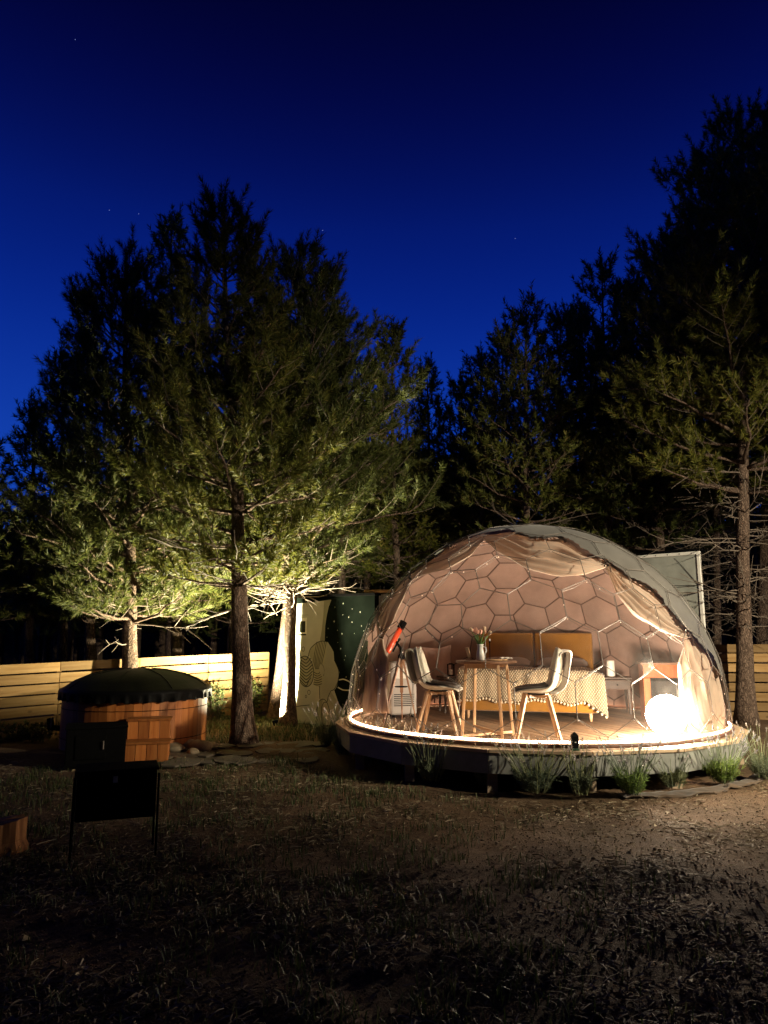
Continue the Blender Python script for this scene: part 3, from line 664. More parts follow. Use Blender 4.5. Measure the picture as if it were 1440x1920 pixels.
for v, ts in HPOLY:
    poly = clipz([skin(HC[t]) for t in ts])
    if len(poly) < 3: continue
    c = np.mean(poly, 0); front = (c - SC) @ (CAM - c) > 0
    # fabric liner (with what falls in the opening left out)
    mb = MB(); K = 7; sag = random.uniform(-0.05, -0.015)
    for i in range(len(poly)):
        a, b = poly[i], poly[(i + 1) % len(poly)]; ids = {}; pp = {}
        for x in range(K + 1):
            for y in range(K + 1 - x):
                w = 1 - x / K - y / K; p = c * w + a * (x / K) + b * (y / K)
                rr = np.linalg.norm(p - SC); p = SC + (p - SC) / rr * (rr * (0.984 + sag * 0.35 * w * (2 - w) * (1 if w < 1 else 1)) + 0.014 * (vnoise(np.array(p[0] * 6 + p[1] * 2), np.array(p[2] * 6 + p[1] * 3), 6) - 0.5) * min(1, 4 * w))
                pp[x, y] = p
        for x in range(K):
            for y in range(K - x):
                for tri in ([(x, y), (x + 1, y), (x, y + 1)], [(x + 1, y), (x + 1, y + 1), (x, y + 1)] if x + y < K - 1 else None):
                    if tri is None: continue
                    q = [pp[k] for k in tri]
                    if not isopen(sum(q) / 3): mb.add(q, [(0, 1, 2)])
    if mb.f:
        me = mb.mesh('liner_panel', M['liner'], True); import bmesh
        bm = bmesh.new(); bm.from_mesh(me); bmesh.ops.remove_doubles(bm, verts=bm.verts, dist=1e-4); bm.to_mesh(me); bm.free()
        me.polygons.foreach_set('use_smooth', np.ones(len(me.polygons), bool)); put('liner_panel', me, dome, True)
        pc_ = proj(c)
        if pc_[0] > 1040 or c[2] > SC[2] + 0.78 * SR:
            m2 = me.copy(); m2.name = 'cover_panel'; m2.materials.clear(); m2.materials.append(M['outer']); co = np.empty(len(m2.vertices) * 3, np.float32); m2.vertices.foreach_get('co', co); co = co.reshape(-1, 3); d_ = co - SC; r_ = np.linalg.norm(d_, axis=1, keepdims=True)
            co = SC + d_ / r_ * np.maximum(r_ + 0.012, SR * 0.992 - 0.02 * 0); m2.vertices.foreach_set('co', co.astype(np.float32).ravel()); m2.update(); put('cover_panel', m2, dome, True)
    # clear pvc skin, pane by pane
    if front or proj(c)[0] < 700:
        mb = MB(); q = [SC + (p - SC) * 1.006 for p in poly]; cc = SC + (c - SC) * 1.006
        q = [cc + (p - cc) * 0.985 for p in q]
        mb.add([cc + unit(cc - SC) * 0.012] + q, [(0, i + 1, (i + 1) % len(q) + 1) for i in range(len(q))])
        mb.build('clear_pane', M['clear'], dome, world=True, smooth=True)
es = []
for a, b in HEDGE:
    p, q = skin(HC[a]), skin(HC[b])
    if max(p[2], q[2]) < ZMIN: continue
    if p[2] < ZMIN: p = p + (q - p) * ((ZMIN - p[2]) / (q[2] - p[2]))
    if q[2] < ZMIN: q = q + (p - q) * ((ZMIN - q[2]) / (p[2] - q[2]))
    if np.linalg.norm(p - q) < 0.03: continue
    m = (p + q) / 2; es.append(((m - SC) @ (CAM - m) < 0, p, q, isopen(m)))
es.sort(key=lambda e_: e_[0])
rest = MB(); seams = []; nst = 0
for back, p, q, op in es:
    if nst < 200 and not back:
        MB().tube([p, q], 0.0042, 6).build('strut', M['steel'], dome, world=True); nst += 1
    else: rest.tube([p, q], 0.0042, 5)
    if not op:
        i, j = SC + (p - SC) * 0.981, SC + (q - SC) * 0.981
        if back and len(seams) < 260: seams.append(MB().tube([i, j], 0.0085, 5).build('liner_seam', M['seam'], dome, world=True))
rest.build('rear_struts', M['steel'], dome, world=True)['kind'] = 'stuff'
ring = np.array([pol(RR + 0.004, 2 * PI * i / 96, DZ + 0.018) for i in range(96)])
MB().tube(ring, 0.021, 8, closed=True).build('base_ring', plain('brown_pvc', (0.12, 0.055, 0.035), 0.5), dome, world=True, smooth=True)
led = MB().tube([pol(RR - 0.012, 2 * PI * i / 96, DZ + 0.051) for i in range(96)], 0.0120, 6, closed=True).build('light_strip', M['led'], None, smooth=True)
tag(led, 'glowing warm white light strip running round the base ring of the dome', 'light strip')
# curtains
def drape(A, B, k, pleats, amp, n=36, m=44, pin=(1, 1), jag=0.0, seed=0):
    a = interp_poly([sph(*q, k) for q in A], n); b = interp_poly([sph(*q, k) for q in B], n); w = np.linspace(0, 1, m)[None, :, None]
    Gd = a[:, None] * (1 - w) + b[:, None] * w
    d = Gd - SC; r = np.linalg.norm(d, axis=2, keepdims=True); d /= r
    wid = np.linalg.norm(b - a, axis=1); f = np.clip(wid / (wid.max() + 1e-6), 0.12, 1)[:, None]
    ii = np.linspace(0, 1, n)[:, None]; ww = w[:, :, 0]
    wv = np.sin(2 * PI * (pleats * ww + 0.35 * vnoise(ii * 3 + seed, ww * 2 + seed, 3))) + 0.45 * np.sin(2 * PI * (pleats * 2.3 * ww + seed) + 3 * ii)
    rr = SR * k + amp * wv * f - 0.02 * f
    return SC + d * rr[:, :, None]
def curtain(A, B, pleats, amp=0.022, k=0.968, seed=0): return MB().grid(drape(A, B, k, pleats, amp, seed=seed)).build('curtain', M['curtain'], dome, world=True, smooth=True, solid=0.003)
curtain([(905, 1006), (958, 996), (996, 1010), (1050, 1008), (1088, 1036), (1137, 1052)], [(907, 1012), (930, 1034), (985, 1066), (1045, 1082), (1095, 1079), (1137, 1064)], 4, 0.03, seed=1)
curtain([(1137, 1052), (1175, 1080), (1225, 1110), (1258, 1150), (1291, 1186)], [(1137, 1066), (1158, 1112), (1196, 1156), (1244, 1186), (1289, 1198)], 4, 0.03, seed=2)
curtain([(1283, 1200), (1274, 1245), (1276, 1310), (1284, 1350), (1306, 1379)], [(1297, 1194), (1330, 1232), (1358, 1290), (1368, 1340), (1366, 1373)], 6, 0.04, 0.955, seed=3)
curtain([(905, 1004), (868, 1010), (820, 1040), (770, 1078)], [(907, 1012), (884, 1038), (838, 1069), (770, 1089)], 3, 0.02, seed=4)
curtain([(768, 1080), (733, 1115), (712, 1150), (708, 1192)], [(770, 1090), (757, 1120), (738, 1165), (718, 1197)], 3, 0.02, seed=5)
curtain([(709, 1196), (692, 1230), (686, 1290), (681, 1336)], [(718, 1198), (726, 1240), (723, 1300), (726, 1338)], 4, 0.03, 0.955, seed=6)
for i, (u, v) in enumerate(((1137, 1060), (1291, 1192), (769, 1085), (714, 1195))):
    p = sph(u, v, 0.972); nrm = unit(p - SC); t_ = unit(np.cross(nrm, [0, 0, 1])); up = np.cross(t_, nrm); mb = MB()
    a_ = np.linspace(0, 2 * PI, 13)[:-1]; mb.tube([p + (t_ * math.cos(q) * 0.024 + nrm * math.sin(q) * 0.024) for q in a_], 0.008, 6, closed=True)
    mb.tube([p + nrm * 0.02, p + nrm * 0.03 + up * 0.05, p + nrm * 0.02 + up * 0.10], 0.005, 5); mb.tube([p + nrm * 0.02, p + nrm * 0.03 - up * 0.05 + t_ * 0.01, p - up * 0.11 + t_ * 0.015], 0.005, 5)
    mb.build('curtain_tie', M['tie'], dome, world=True, smooth=True)
# rolled flap of liner hanging by the left of the bed
A_ = [P(778, 1212, 9.9), P(800, 1214, 10.0), P(822, 1216, 10.1), P(846, 1209, 10.2)]; B_ = [P(772, 1330, 9.8), P(800, 1322, 9.9), P(824, 1300, 10.0), P(846, 1262, 10.15)]
a = interp_poly(A_, 20); b = interp_poly(B_, 20); w = np.linspace(0, 1, 14)[None, :, None]; g_ = a[:, None] * (1 - w) + b[:, None] * w
g_[..., 1] += 0.02 * np.sin(np.linspace(0, 14, 20))[:, None]
MB().grid(g_).build('liner_flap', M['liner'], dome, world=True, smooth=True, solid=0.004)
# anchor hooks on the ring
for u in (707, 772, 862, 968, 1338):
    # find ring angle under this column (front half)
    best = min((abs(proj(pol(RR - 0.03, math.radians(a), DZ + 0.06))[0] - u), a) for a in np.arange(-178, 0, 0.5)); a = math.radians(best[1])
    mb = MB(); c = pol(RR - 0.035, a, DZ + 0.085); t_ = np.array([-math.sin(a), math.cos(a), 0])
    mb.tube([c + t_ * 0.022 * math.cos(q) + np.array([0, 0, 0.04 * math.sin(q)]) for q in np.linspace(0, 2 * PI, 17)[:-1]], 0.0045, 6, closed=True)
    mb.tube([c + np.array([0, 0, 0.036]), c + np.array([0, 0, 0.10])], 0.004, 5)
    mb.build('anchor_hook', M['steel'], dome, world=True, smooth=True)
# fairy lights along the clear front
fl = thing('string_lights', 'string of tiny bulbs clipped along the honeycomb struts of the dome', 'string lights', (DC[0], DC[1], DZ))
bul = MB(); wire = MB()
for back, p, q, op in es:
    if back: continue
    px = proj((p + q) / 2)
    if random.random() < 0.45 and not (px[0] < 740): continue
    n_ = unit((p + q) / 2 - SC); off = n_ * -0.012 + np.array([0, 0, -0.008])
    sagp = [p + off, p * 0.5 + q * 0.5 + off * 1.3 - np.array([0, 0, 0.010]), q + off]
    wire.tube(sagp, 0.0022, 4)
    for f in (0.04, 0.5):
        if random.random() < 0.7: bul.lathe([(0.0, -0.007), (0.005, -0.002), (0.005, 0.003), (0, 0.008)], 6, p + (q - p) * f + off * 1.2)
wire.build('wire', M['steel'], fl, world=True)['kind'] = 'stuff'; bul.build('bulbs', M['fairy'], fl, world=True)['kind'] = 'stuff'

# ================================================================== FURNITURE ON THE DECK
def chair(label, loc, rz):
    t = thing('shell_chair', label, 'chair', loc, rz)
    prof = np.array([(0.225, 0.435), (0.20, 0.452), (0.10, 0.447), (-0.03, 0.437), (-0.13, 0.447), (-0.195, 0.50), (-0.225, 0.58), (-0.25, 0.68), (-0.27, 0.77), (-0.285, 0.815)])
    hw = np.array([0.165, 0.195, 0.22, 0.232, 0.232, 0.225, 0.215, 0.20, 0.17, 0.12])
    pf = interp_poly(prof, 26); hwf = np.interp(np.linspace(0, 1, 26), np.linspace(0, 1, 10), hw); u = np.linspace(-1, 1, 17)
    def surf(off=0.0, sx=1.0, rows=slice(None), up=0.0):
        A = []
        for (x, z), w, s in zip(pf[rows], hwf[rows], np.linspace(0, 1, 26)[rows]):
            row = []
            for q in u:
                side = abs(q) ** 2.6; lift = 0.055 * side * math.sin(min(1, s * 1.9) * PI * 0.62); fw = 0.075 * side * np.clip((s - 0.35) / 0.3, 0, 1)
                row.append((x + fw + off, q * w * sx * (1 - 0.0 * side), z + lift + up))
            A.append(row)
        return np.array(A)
    MB().grid(surf()).build('shell', M['shell'], t, smooth=True, solid=0.012)
    MB().grid(surf(0.004, 0.84, slice(1, 13), 0.015)).build('seat_pad', M['pad'], t, smooth=True, solid=0.018)
    for sx_ in (1, -1):
        for sy in (1, -1):
            MB().bar((sx_ * 0.105, sy * 0.10, 0.425), (sx_ * 0.205, sy * 0.20, 0.0), 0.038, 0.030, 0.024, 0.022).build('leg', M['beech'], t, bevel=0.004)
    MB().box((0, 0, 0.41), (0.25, 0.055, 0.03), [unit((1, 1, 0)), unit((-1, 1, 0)), (0, 0, 1)]).box((0, 0, 0.409), (0.25, 0.055, 0.028), [unit((1, -1, 0)), unit((1, 1, 0)), (0, 0, 1)]).build('under_frame', M['beech'], t, bevel=0.003)
    MB().box((0, 0, 0.428), (0.16, 0.16, 0.012)).build('seat_mount', M['iron'], t)
    return t, pf, hwf
def ctr(*q):
    p = np.mean([D(*a) for a in q], 0); p[2] = DZ + 0.001; return p
c1 = ctr((786, 1379), (838, 1385), (871, 1372), (817, 1371)); c1[0] -= 0.02
_, pf, hwf = chair('grey shell chair with a blanket over its back beside the telescope', c1, math.radians(-14))
c2 = ctr((967, 1390), (982, 1382), (1038, 1393), (1047, 1385))
chair('pale shell chair with a white fleece on its back facing the small table', c2, math.radians(172))
def over_back(name, label, loc, rz, mat, w0, front_to, back_to, off=0.022, yoff=0.0, folds=3.0):
    t = np.linspace(0, 1, 40); i0 = front_to
    front = pf[i0:]; n = len(front)
    path = [(x + off + 0.03, z + 0.01) for x, z in front] + [(front[-1][0] - 0.01, front[-1][1] + 0.028), (front[-1][0] - 0.035, front[-1][1] + 0.012)]
    zb = np.linspace(front[-1][1] - 0.03, back_to, 14); path += [(np.interp(z, pf[10:, 1], pf[10:, 0]) - 0.035 - 0.02 * (1 - (z - back_to) / 0.5), z) for z in zb]
    path = interp_poly(path, 40); A = []
    for k, (x, z) in enumerate(path):
        s = k / 39; w = w0 * (1 + 0.12 * math.sin(s * 5)); row = []
        for q in np.linspace(-1, 1, 24):
            row.append((x + 0.016 * math.sin(q * folds * PI + s * 2) + 0.01 * math.sin(q * 7.3 + s * 4), q * w + yoff + 0.012 * math.sin(s * 7), z + 0.008 * math.sin(q * folds * 2)))
        A.append(row)
    o = MB().grid(A).build(name, mat, None, smooth=True, solid=0.007)
    o.location = Vector([float(c) for c in loc]); o.rotation_euler = (0, 0, rz); return o
tag(over_back('blanket', '', c1, math.radians(-14), M['throw'], 0.135, 11, 0.50), 'soft grey green blanket folded over the chair back by the telescope', 'blanket')
tag(over_back('fleece', '', c2, math.radians(172), M['whitethrow'], 0.11, 16, 0.44, yoff=0.02), 'white fleece hung over the back of the chair beside the bed', 'blanket')

tl = [D(866, 1387), D(889, 1373), D(942, 1390), D(962, 1379)]; tc_ = np.mean(tl, 0)
table = thing('bistro_table', 'small tall table of pale wood with a dark round top', 'table', (tc_[0], tc_[1], DZ + 0.001))
TH = 0.735
MB().lathe([(0.0, TH - 0.026), (0.285, TH - 0.026), (0.298, TH - 0.020), (0.30, TH - 0.006), (0.294, TH), (0, TH)], 40).build('table_top', M['slab'], table, bevel=0.002)
offs = [(p - tc_) for p in tl]
for p in offs:
    MB().bar((p[0] * 0.80, p[1] * 0.80, TH - 0.027), (p[0], p[1], 0), 0.034, 0.026, 0.032, 0.026).build('leg', M['beech'], table, bevel=0.003)
for a, b in ((0, 3), (2, 1)):
    MB().bar((offs[a][0], offs[a][1], 0.035 + 0.03 * (a == 2)), (offs[b][0], offs[b][1], 0.035 + 0.03 * (a == 2)), 0.022, 0.024).build('stretcher', M['beech'], table, bevel=0.002)
MB().bar((offs[0][0] * 0.8, offs[0][1] * 0.8, TH - 0.05), (offs[2][0] * 0.8, offs[2][1] * 0.8, TH - 0.05), 0.02, 0.04).build('apron', M['beech'], table)
MB().bar((offs[1][0] * 0.8, offs[1][1] * 0.8, TH - 0.05), (offs[3][0] * 0.8, offs[3][1] * 0.8, TH - 0.05), 0.02, 0.04).build('apron', M['beech'], table)
TZ = DZ + 0.001 + TH
def T(u, v=1247): return G(u, v, TZ)
def ontop(u, dy=0.0): p = P(u, 1247, tc_[1] + dy); return np.array([p[0], p[1], TZ + 0.001])
vp = ontop(901, -0.02)
vase = thing('jug_vase', 'white ceramic jug holding tulips on the small table', 'vase', vp)
MB().lathe([(0.0, 0.0), (0.036, 0.0), (0.042, 0.012), (0.044, 0.04), (0.037, 0.085), (0.029, 0.120), (0.031, 0.145), (0.037, 0.160), (0.033, 0.158), (0.027, 0.14), (0.025, 0.11), (0.0, 0.06)], 28).build('body', M['ceramic'], vase, smooth=True)
MB().tube([(0.030, 0, 0.135), (0.056, 0, 0.128), (0.063, 0, 0.095), (0.042, 0, 0.055)], 0.0055, 8).build('handle', M['ceramic'], vase, smooth=True)
bouq = thing('tulip_bouquet', 'bunch of peach and pink tulips with green leaves in the white jug', 'flowers', vp + np.array([0, 0, 0.06]))
for i in range(11):
    a = 2 * PI * i / 11 + random.uniform(-0.3, 0.3); s = random.uniform(0.25, 1.0); r = 0.105 * s
    tip = np.array([math.cos(a) * r, math.sin(a) * r, random.uniform(0.17, 0.215) + 0.03 * (1 - s)])
    MB().tube([(0, 0, 0), (math.cos(a) * 0.018, math.sin(a) * 0.018, 0.09), tip * np.array([0.6, 0.6, 0.82]), tip], 0.0034, 5).build('stem', M['stem'], bouq, smooth=True)
    ax_z = unit(tip - np.array([0, 0, 0.04])); x_ = unit(np.cross(ax_z, [0.1, 0.3, 1])); y_ = np.cross(ax_z, x_); mb = MB()
    for q in range(6):
        b = 2 * PI * q / 6; o_ = 0.85 + 0.3 * (q % 2); A = []
        for zz, rr, ww in ((0, 0.004, 0.006), (0.014, 0.015, 0.013), (0.030, 0.017 * o_, 0.013), (0.044, 0.013 * o_, 0.008), (0.052, 0.010 * o_, 0.002)):
            row = []
            for k in (-1, 0, 1):
                ang = b + k * ww / max(rr, 0.006) * 0.8; row.append(tip + ax_z * zz + (x_ * math.cos(ang) + y_ * math.sin(ang)) * rr)
            A.append(row)
        mb.grid(A)
    mb.build('tulip_head', M['petal'] if i % 3 else M['petal2'], bouq, smooth=True, solid=0.0015)
for i in range(7):
    a = 2 * PI * i / 7 + 0.3; A = []
    for s in np.linspace(0, 1, 6):
        r = 0.015 + 0.075 * s ** 1.5; w = 0.012 * math.sin(PI * min(1, s * 0.9 + 0.1)) + 0.001; d = np.array([math.cos(a), math.sin(a), 0]); n_ = np.array([-d[1], d[0], 0]); c = d * r + np.array([0, 0, 0.07 + 0.12 * s - 0.02 * s * s])
        A.append([c - n_ * w, c + d * -0.003, c + n_ * w])
    MB().grid(A).build('leaf', M['stem'], bouq, smooth=True, solid=0.001)
p = ontop(882, 0.03); cs = thing('card_stand', 'small tilted wooden card stand on the table behind the jug', 'stand', p, 0.4)
MB().bar((0.0, 0, 0.0), (-0.035, 0, 0.125), 0.06, 0.010).build('board', M['beech'], cs, bevel=0.002); MB().box((0.0, 0, 0.006), (0.07, 0.07, 0.012)).build('foot', M['slab'], cs, bevel=0.002)
p = ontop(919, 0.06); ch = thing('candle_stick', 'thin black candle stick standing beside the jug', 'candlestick', p)
MB().lathe([(0, 0), (0.022, 0), (0.022, 0.006), (0.004, 0.010), (0.004, 0.17), (0.009, 0.175), (0.009, 0.19), (0, 0.19)], 14).build('stem', M['iron'], ch, smooth=True)
MB().lathe([(0.0, 0.19), (0.006, 0.19), (0.006, 0.21), (0, 0.212)], 10).build('candle', M['ceramic'], ch, smooth=True)
p = ontop(932, -0.08); sb_ = MB().lathe([(0, 0), (0.10, 0), (0.105, 0.006), (0.10, 0.014), (0, 0.014)], 24).build('serving_board', M['beech'], None, bevel=0.002)
sb_.location = Vector([float(c) for c in p]); sb_.scale = (1, 0.6, 1); tag(sb_, 'thin oval wooden serving board lying on the small table', 'board')
A = []
for x in np.linspace(-0.06, 0.06, 12): A.append([(x, y, 0.010 + 0.014 * abs(math.sin(x * 60 + y * 25)) + 0.006 * math.sin(y * 90)) for y in np.linspace(-0.04, 0.04, 10)])
nk = MB().grid(A).build('napkin', M['whitethrow'], None, smooth=True, solid=0.004); p = ontop(952, 0.05); p[0] -= 0.02; nk.location = Vector([float(c) for c in p]) + Vector((0, 0, 0.001)); tag(nk, 'crumpled pale napkin at the edge of the small table', 'napkin')

# ---- bed
bf = D(990, 1351); bl = 1.66; bw = 1.58; bdir = unit(np.array([0.26, 1.0, 0])); brz = math.atan2(bdir[1], bdir[0]) - PI / 2
bed = thing('double_bed', 'double bed with mustard upholstered frame and tall headboard', 'bed', (bf[0], bf[1], DZ + 0.001), brz)
MB().box((0, bl / 2, 0.20), (bw, bl, 0.21)).build('bed_frame', M['mustard'], bed, bevel=0.025)
MB().box((-bw / 4 - 0.003, bl + 0.03, 0.56), (bw / 2 - 0.006, 0.09, 0.90)).build('headboard_panel', M['mustard'], bed, bevel=0.03)
MB().box((bw / 4 + 0.003, bl + 0.03, 0.56), (bw / 2 - 0.006, 0.09, 0.90)).build('headboard_panel', M['mustard'], bed, bevel=0.03)
for x in (-1, 1):
    for y in (0.07, bl - 0.1): MB().lathe([(0, 0), (0.014, 0), (0.024, 0.096), (0, 0.096)], 14, (x * (bw / 2 - 0.08), y, 0)).build('leg', M['beech'], bed, smooth=True)
MB().box((0, bl / 2, 0.40), (bw - 0.03, bl - 0.02, 0.20)).build('mattress', M['whitethrow'], bed, bevel=0.05)
# duvet
def bedsheet(x0, x1, y0, y1, ztop, drop_side, nx=60, ny=40, bulge=0.03, yfront=None, zfront=None, seed=0):
    A = []
    for y in np.linspace(y0, y1, ny):
        row = []
        for q in np.linspace(-1, 1, nx):
            L = bw / 2 + drop_side; s = q * L; over = abs(s) - (bw / 2 + 0.005)
            z = ztop + bulge * (vnoise(np.array(s * 4 + seed), np.array(y * 4), 8) - 0.5) * 1.6
            if over > 0: x = math.copysign(bw / 2 + 0.015 + 0.035 * math.sin(min(over * 8, PI)) * (0.5 + vnoise(np.array(y * 7.0), np.array(s), 3)), s); z = ztop - over
            else: x = s; z -= 0.05 * max(0, (abs(s) - bw / 2 + 0.12) / 0.12) ** 2
            row.append((x, y, z))
        A.append(row)
    return A
duvet = MB().grid(bedsheet(0, 0, 0.02, bl - 0.35, 0.545, 0.22)).build('duvet', M['bedding'], None, smooth=True, solid=0.02)
duvet.location = bed.location; duvet.rotation_euler = bed.rotation_euler; tag(duvet, 'taupe duvet spread over the double bed', 'duvet')
for i, x in enumerate((-0.38, 0.38)):
    A = []
    for s in np.linspace(-1, 1, 18):
        row = []
        for q in np.linspace(0, 2 * PI, 21):
            h = 0.075 * (1 - abs(s) ** 4) ** 0.5 + 0.004; d_ = 0.20 * (1 - 0.15 * abs(s) ** 3)
            row.append((x + s * 0.33, bl - 0.20 + math.cos(q) * d_, 0.60 + math.sin(q) * h * (1 - 0.35 * abs(math.cos(q)) ** 3) + 0.02 * math.cos(q)))
        A.append(row)
    pl = MB().grid(A).build('pillow', M['bedding'], None, smooth=True); pl.location = bed.location; pl.rotation_euler = bed.rotation_euler
    tag(pl, ('taupe pillow on the bed by the vase side of the headboard' if i == 0 else 'taupe pillow on the bed by the nightstand side of the headboard'), 'pillow')
# knitted throw over the foot of the bed
kt = thing('knitted_throw', 'cream knitted throw with pompom fringe over the foot of the bed', 'throw', bed.location, brz)
A = []; hem = []
xs = np.linspace(-bw / 2 - 0.02, bw / 2 + 0.06, 90)
for x in xs:
    row = []; edge = max(0, (x - (bw / 2 - 0.14)) / 0.20); lft = max(0, (-x - (bw / 2 - 0.1)) / 0.12)
    bot = 0.235 - 0.16 * min(1.15, edge) ** 1.3 + 0.018 * math.sin(x * 9) + 0.012 * math.sin(x * 23)
    for s in np.linspace(0, 1, 40):
        Lt = 0.50; tot = Lt + (0.575 - bot); d = s * tot
        fold = 0.012 * math.sin(x * 17 + 1.5 * math.sin(x * 5)) + 0.009 * math.sin(x * 41)
        if d < Lt: y = Lt - d - 0.02; z = 0.582 + 0.010 * math.sin(x * 8 + y * 6) - 0.06 * edge ** 1.5
        else:
            y = -0.032 - 0.035 * min(1, (d - Lt) / 0.08) - fold * min(1, (d - Lt) / 0.1) - 0.05 * edge * (d - Lt); z = 0.575 - (d - Lt) - 0.03 * edge
            if d - Lt < 0.04: z += 0.0
        row.append((x + 0.05 * edge * s, y, z))
    A.append(row); hem.append(row[-1])
MB().grid(A).build('knit', M['knit'], kt, smooth=True, solid=0.014)
for i in range(0, 90, 2):
    x, y, z = hem[i]; mb = MB(); r = 0.016; mb.lathe([(0, -r), (r * 0.75, -r * 0.6), (r, 0), (r * 0.75, r * 0.6), (0, r)], 8, (x, y - 0.002, z - 0.018)); mb.build('pompom', M['pompom'], kt, smooth=True)

# ---- nightstands, fireplace cabinet, white unit, telescope
def nightstand(label, p, rz, w=0.36):
    t = thing('nightstand', label, 'nightstand', p, rz)
    MB().box((0, 0, 0.44), (w, 0.32, 0.025)).build('top', M['walnut'], t, bevel=0.004); MB().box((0, 0, 0.36), (w - 0.04, 0.28, 0.12)).build('drawer_case', M['walnut'], t, bevel=0.003)
    d = MB().box((0, -0.146, 0.36), (w - 0.07, 0.012, 0.095)).build('drawer', M['walnut'], t, bevel=0.002); MB().lathe([(0, 0), (0.010, 0), (0.010, 0.012), (0, 0.014)], 10, (0, -0.152, 0.36), [(1, 0, 0), (0, 0, 1), (0, -1, 0)]).build('knob', M['iron'], d)
    for x in (-1, 1):
        for y in (-1, 1): MB().bar((x * (w / 2 - 0.04), y * 0.12, 0.30), (x * (w / 2 - 0.03), y * 0.13, 0), 0.03, 0.03, 0.02, 0.02).build('leg', M['walnut'], t)
    return t
pn = P(1155, 1300, 9.75); nightstand('dark wooden nightstand between the bed and the fireplace cabinet', (pn[0], pn[1], DZ + 0.001), -0.15)
pc = np.array([pn[0] - 0.06, pn[1] - 0.02, DZ + 0.001 + 0.4535])
cl = thing('cylinder_lamp', 'unlit white cylinder lamp on the nightstand by the fireplace cabinet', 'lamp', pc)
MB().lathe([(0, 0.004), (0.05, 0.004), (0.052, 0.008), (0.052, 0.20), (0.048, 0.204), (0.046, 0.2), (0.046, 0.02), (0, 0.02)], 24).build('shade', M['white'], cl, smooth=True); MB().lathe([(0, 0), (0.055, 0), (0.055, 0.006), (0, 0.006)], 24).build('base', M['slab'], cl)
pn2 = P(846, 1300, 9.9); nightstand('dark wooden nightstand behind the small table', (pn2[0], pn2[1], DZ + 0.001), 0.2, 0.30)
lt = thing('small_lantern', 'small grey metal lantern on the nightstand behind the table', 'lantern', (pn2[0], pn2[1], DZ + 0.4545))
MB().box((0, 0, 0.008), (0.09, 0.09, 0.016)).build('base', M['iron'], lt); MB().box((0, 0, 0.155), (0.09, 0.09, 0.016), top=(0.4, 0.4)).build('roof', M['iron'], lt)
for x in (-1, 1):
    for y in (-1, 1): MB().box((x * 0.04, y * 0.04, 0.082), (0.008, 0.008, 0.13)).build('post', M['iron'], lt)
MB().lathe([(0, 0.017), (0.02, 0.017), (0.02, 0.08), (0, 0.082)], 12).build('candle', M['ceramic'], lt)
fpz = P(1250, 1300, 9.15); fpz[2] = DZ + 0.001
fc = thing('fireplace_cabinet', 'cherry wood fireplace surround with a dark glass front', 'fireplace', fpz, -0.12)
MB().box((0, 0, 0.645), (0.64, 0.30, 0.022)).build('mantel_shelf', M['slab'], fc, bevel=0.004)
MB().box((0, -0.10, 0.555), (0.58, 0.06, 0.155)).build('header_panel', M['cherry'], fc, bevel=0.006)
MB().box((0, -0.131, 0.625), (0.60, 0.05, 0.016)).build('moulding', M['cherry'], fc, bevel=0.003)
for x in (-1, 1):
    MB().box((x * 0.25, -0.10, 0.238), (0.08, 0.07, 0.475)).build('side_panel', M['cherry'], fc, bevel=0.006)
    MB().box((x * 0.25, -0.138, 0.24), (0.045, 0.008, 0.40)).build('side_inset', M['cherry'], fc, bevel=0.002)
MB().box((0, -0.072, 0.24), (0.42, 0.012, 0.47)).build('glass_front', M['glassdk'], fc, bevel=0.002)
MB().box((0, -0.085, 0.455), (0.42, 0.012, 0.035)).build('vent_strip', M['iron'], fc)
MB().box((0, 0.035, 0.315), (0.57, 0.20, 0.63)).build('case', M['cherry'], fc)
up_ = P(752, 1300, 9.35); up_[2] = DZ + 0.001
hu = thing('portable_heater', 'white portable air unit with vents behind the telescope tripod', 'air conditioner', up_, 0.25)
MB().box((0, 0, 0.34), (0.33, 0.26, 0.62)).build('body', M['appl'], hu, bevel=0.025)
for i in range(7): MB().box((0, -0.133, 0.14 + i * 0.022), (0.25, 0.008, 0.009)).build('vent_slat', M['iron'], hu)
MB().box((0, -0.132, 0.52), (0.26, 0.006, 0.12)).build('control_panel', M['white'], hu, bevel=0.004); MB().box((0, -0.02, 0.655), (0.26, 0.14, 0.012)).build('top_grille', M['skirt'], hu)
for x in (-1, 1):
    for y in (-1, 1): MB().lathe([(0, 0), (0.018, 0), (0.018, 0.03), (0, 0.03)], 10, (x * 0.12, y * 0.09, 0)).build('caster', M['iron'], hu)
# telescope
tb = D(752, 1362); tsd = tb[1]
ts = thing('telescope', 'red refractor telescope on a dark wooden tripod', 'telescope', (tb[0], tb[1], DZ + 0.001))
a0, a1 = P(722, 1231, tsd - 0.05), P(757, 1166, tsd + 0.06); ax = unit(a1 - a0); xx = unit(np.cross(ax, [0, 1, 0])); yy = np.cross(ax, xx); Lx = np.linalg.norm(a1 - a0); axm = [xx, yy, ax]
MB().lathe([(0, 0.05), (0.027, 0.05), (0.030, 0.06), (0.030, Lx * 0.80), (0, Lx * 0.80)], 24, a0, axm).build('tube', M['red'], ts, world=True, smooth=True)
MB().lathe([(0, 0), (0.012, 0), (0.012, 0.022), (0.018, 0.024), (0.018, 0.052), (0, 0.052)], 16, a0, axm).build('focuser', M['steel'], ts, world=True, smooth=True)
MB().lathe([(0.030, Lx * 0.80), (0.040, Lx * 0.81), (0.042, Lx), (0.036, Lx), (0.034, Lx * 0.86), (0, Lx * 0.86)], 24, a0, axm).build('dew_shield', M['iron'], ts, world=True, smooth=True)
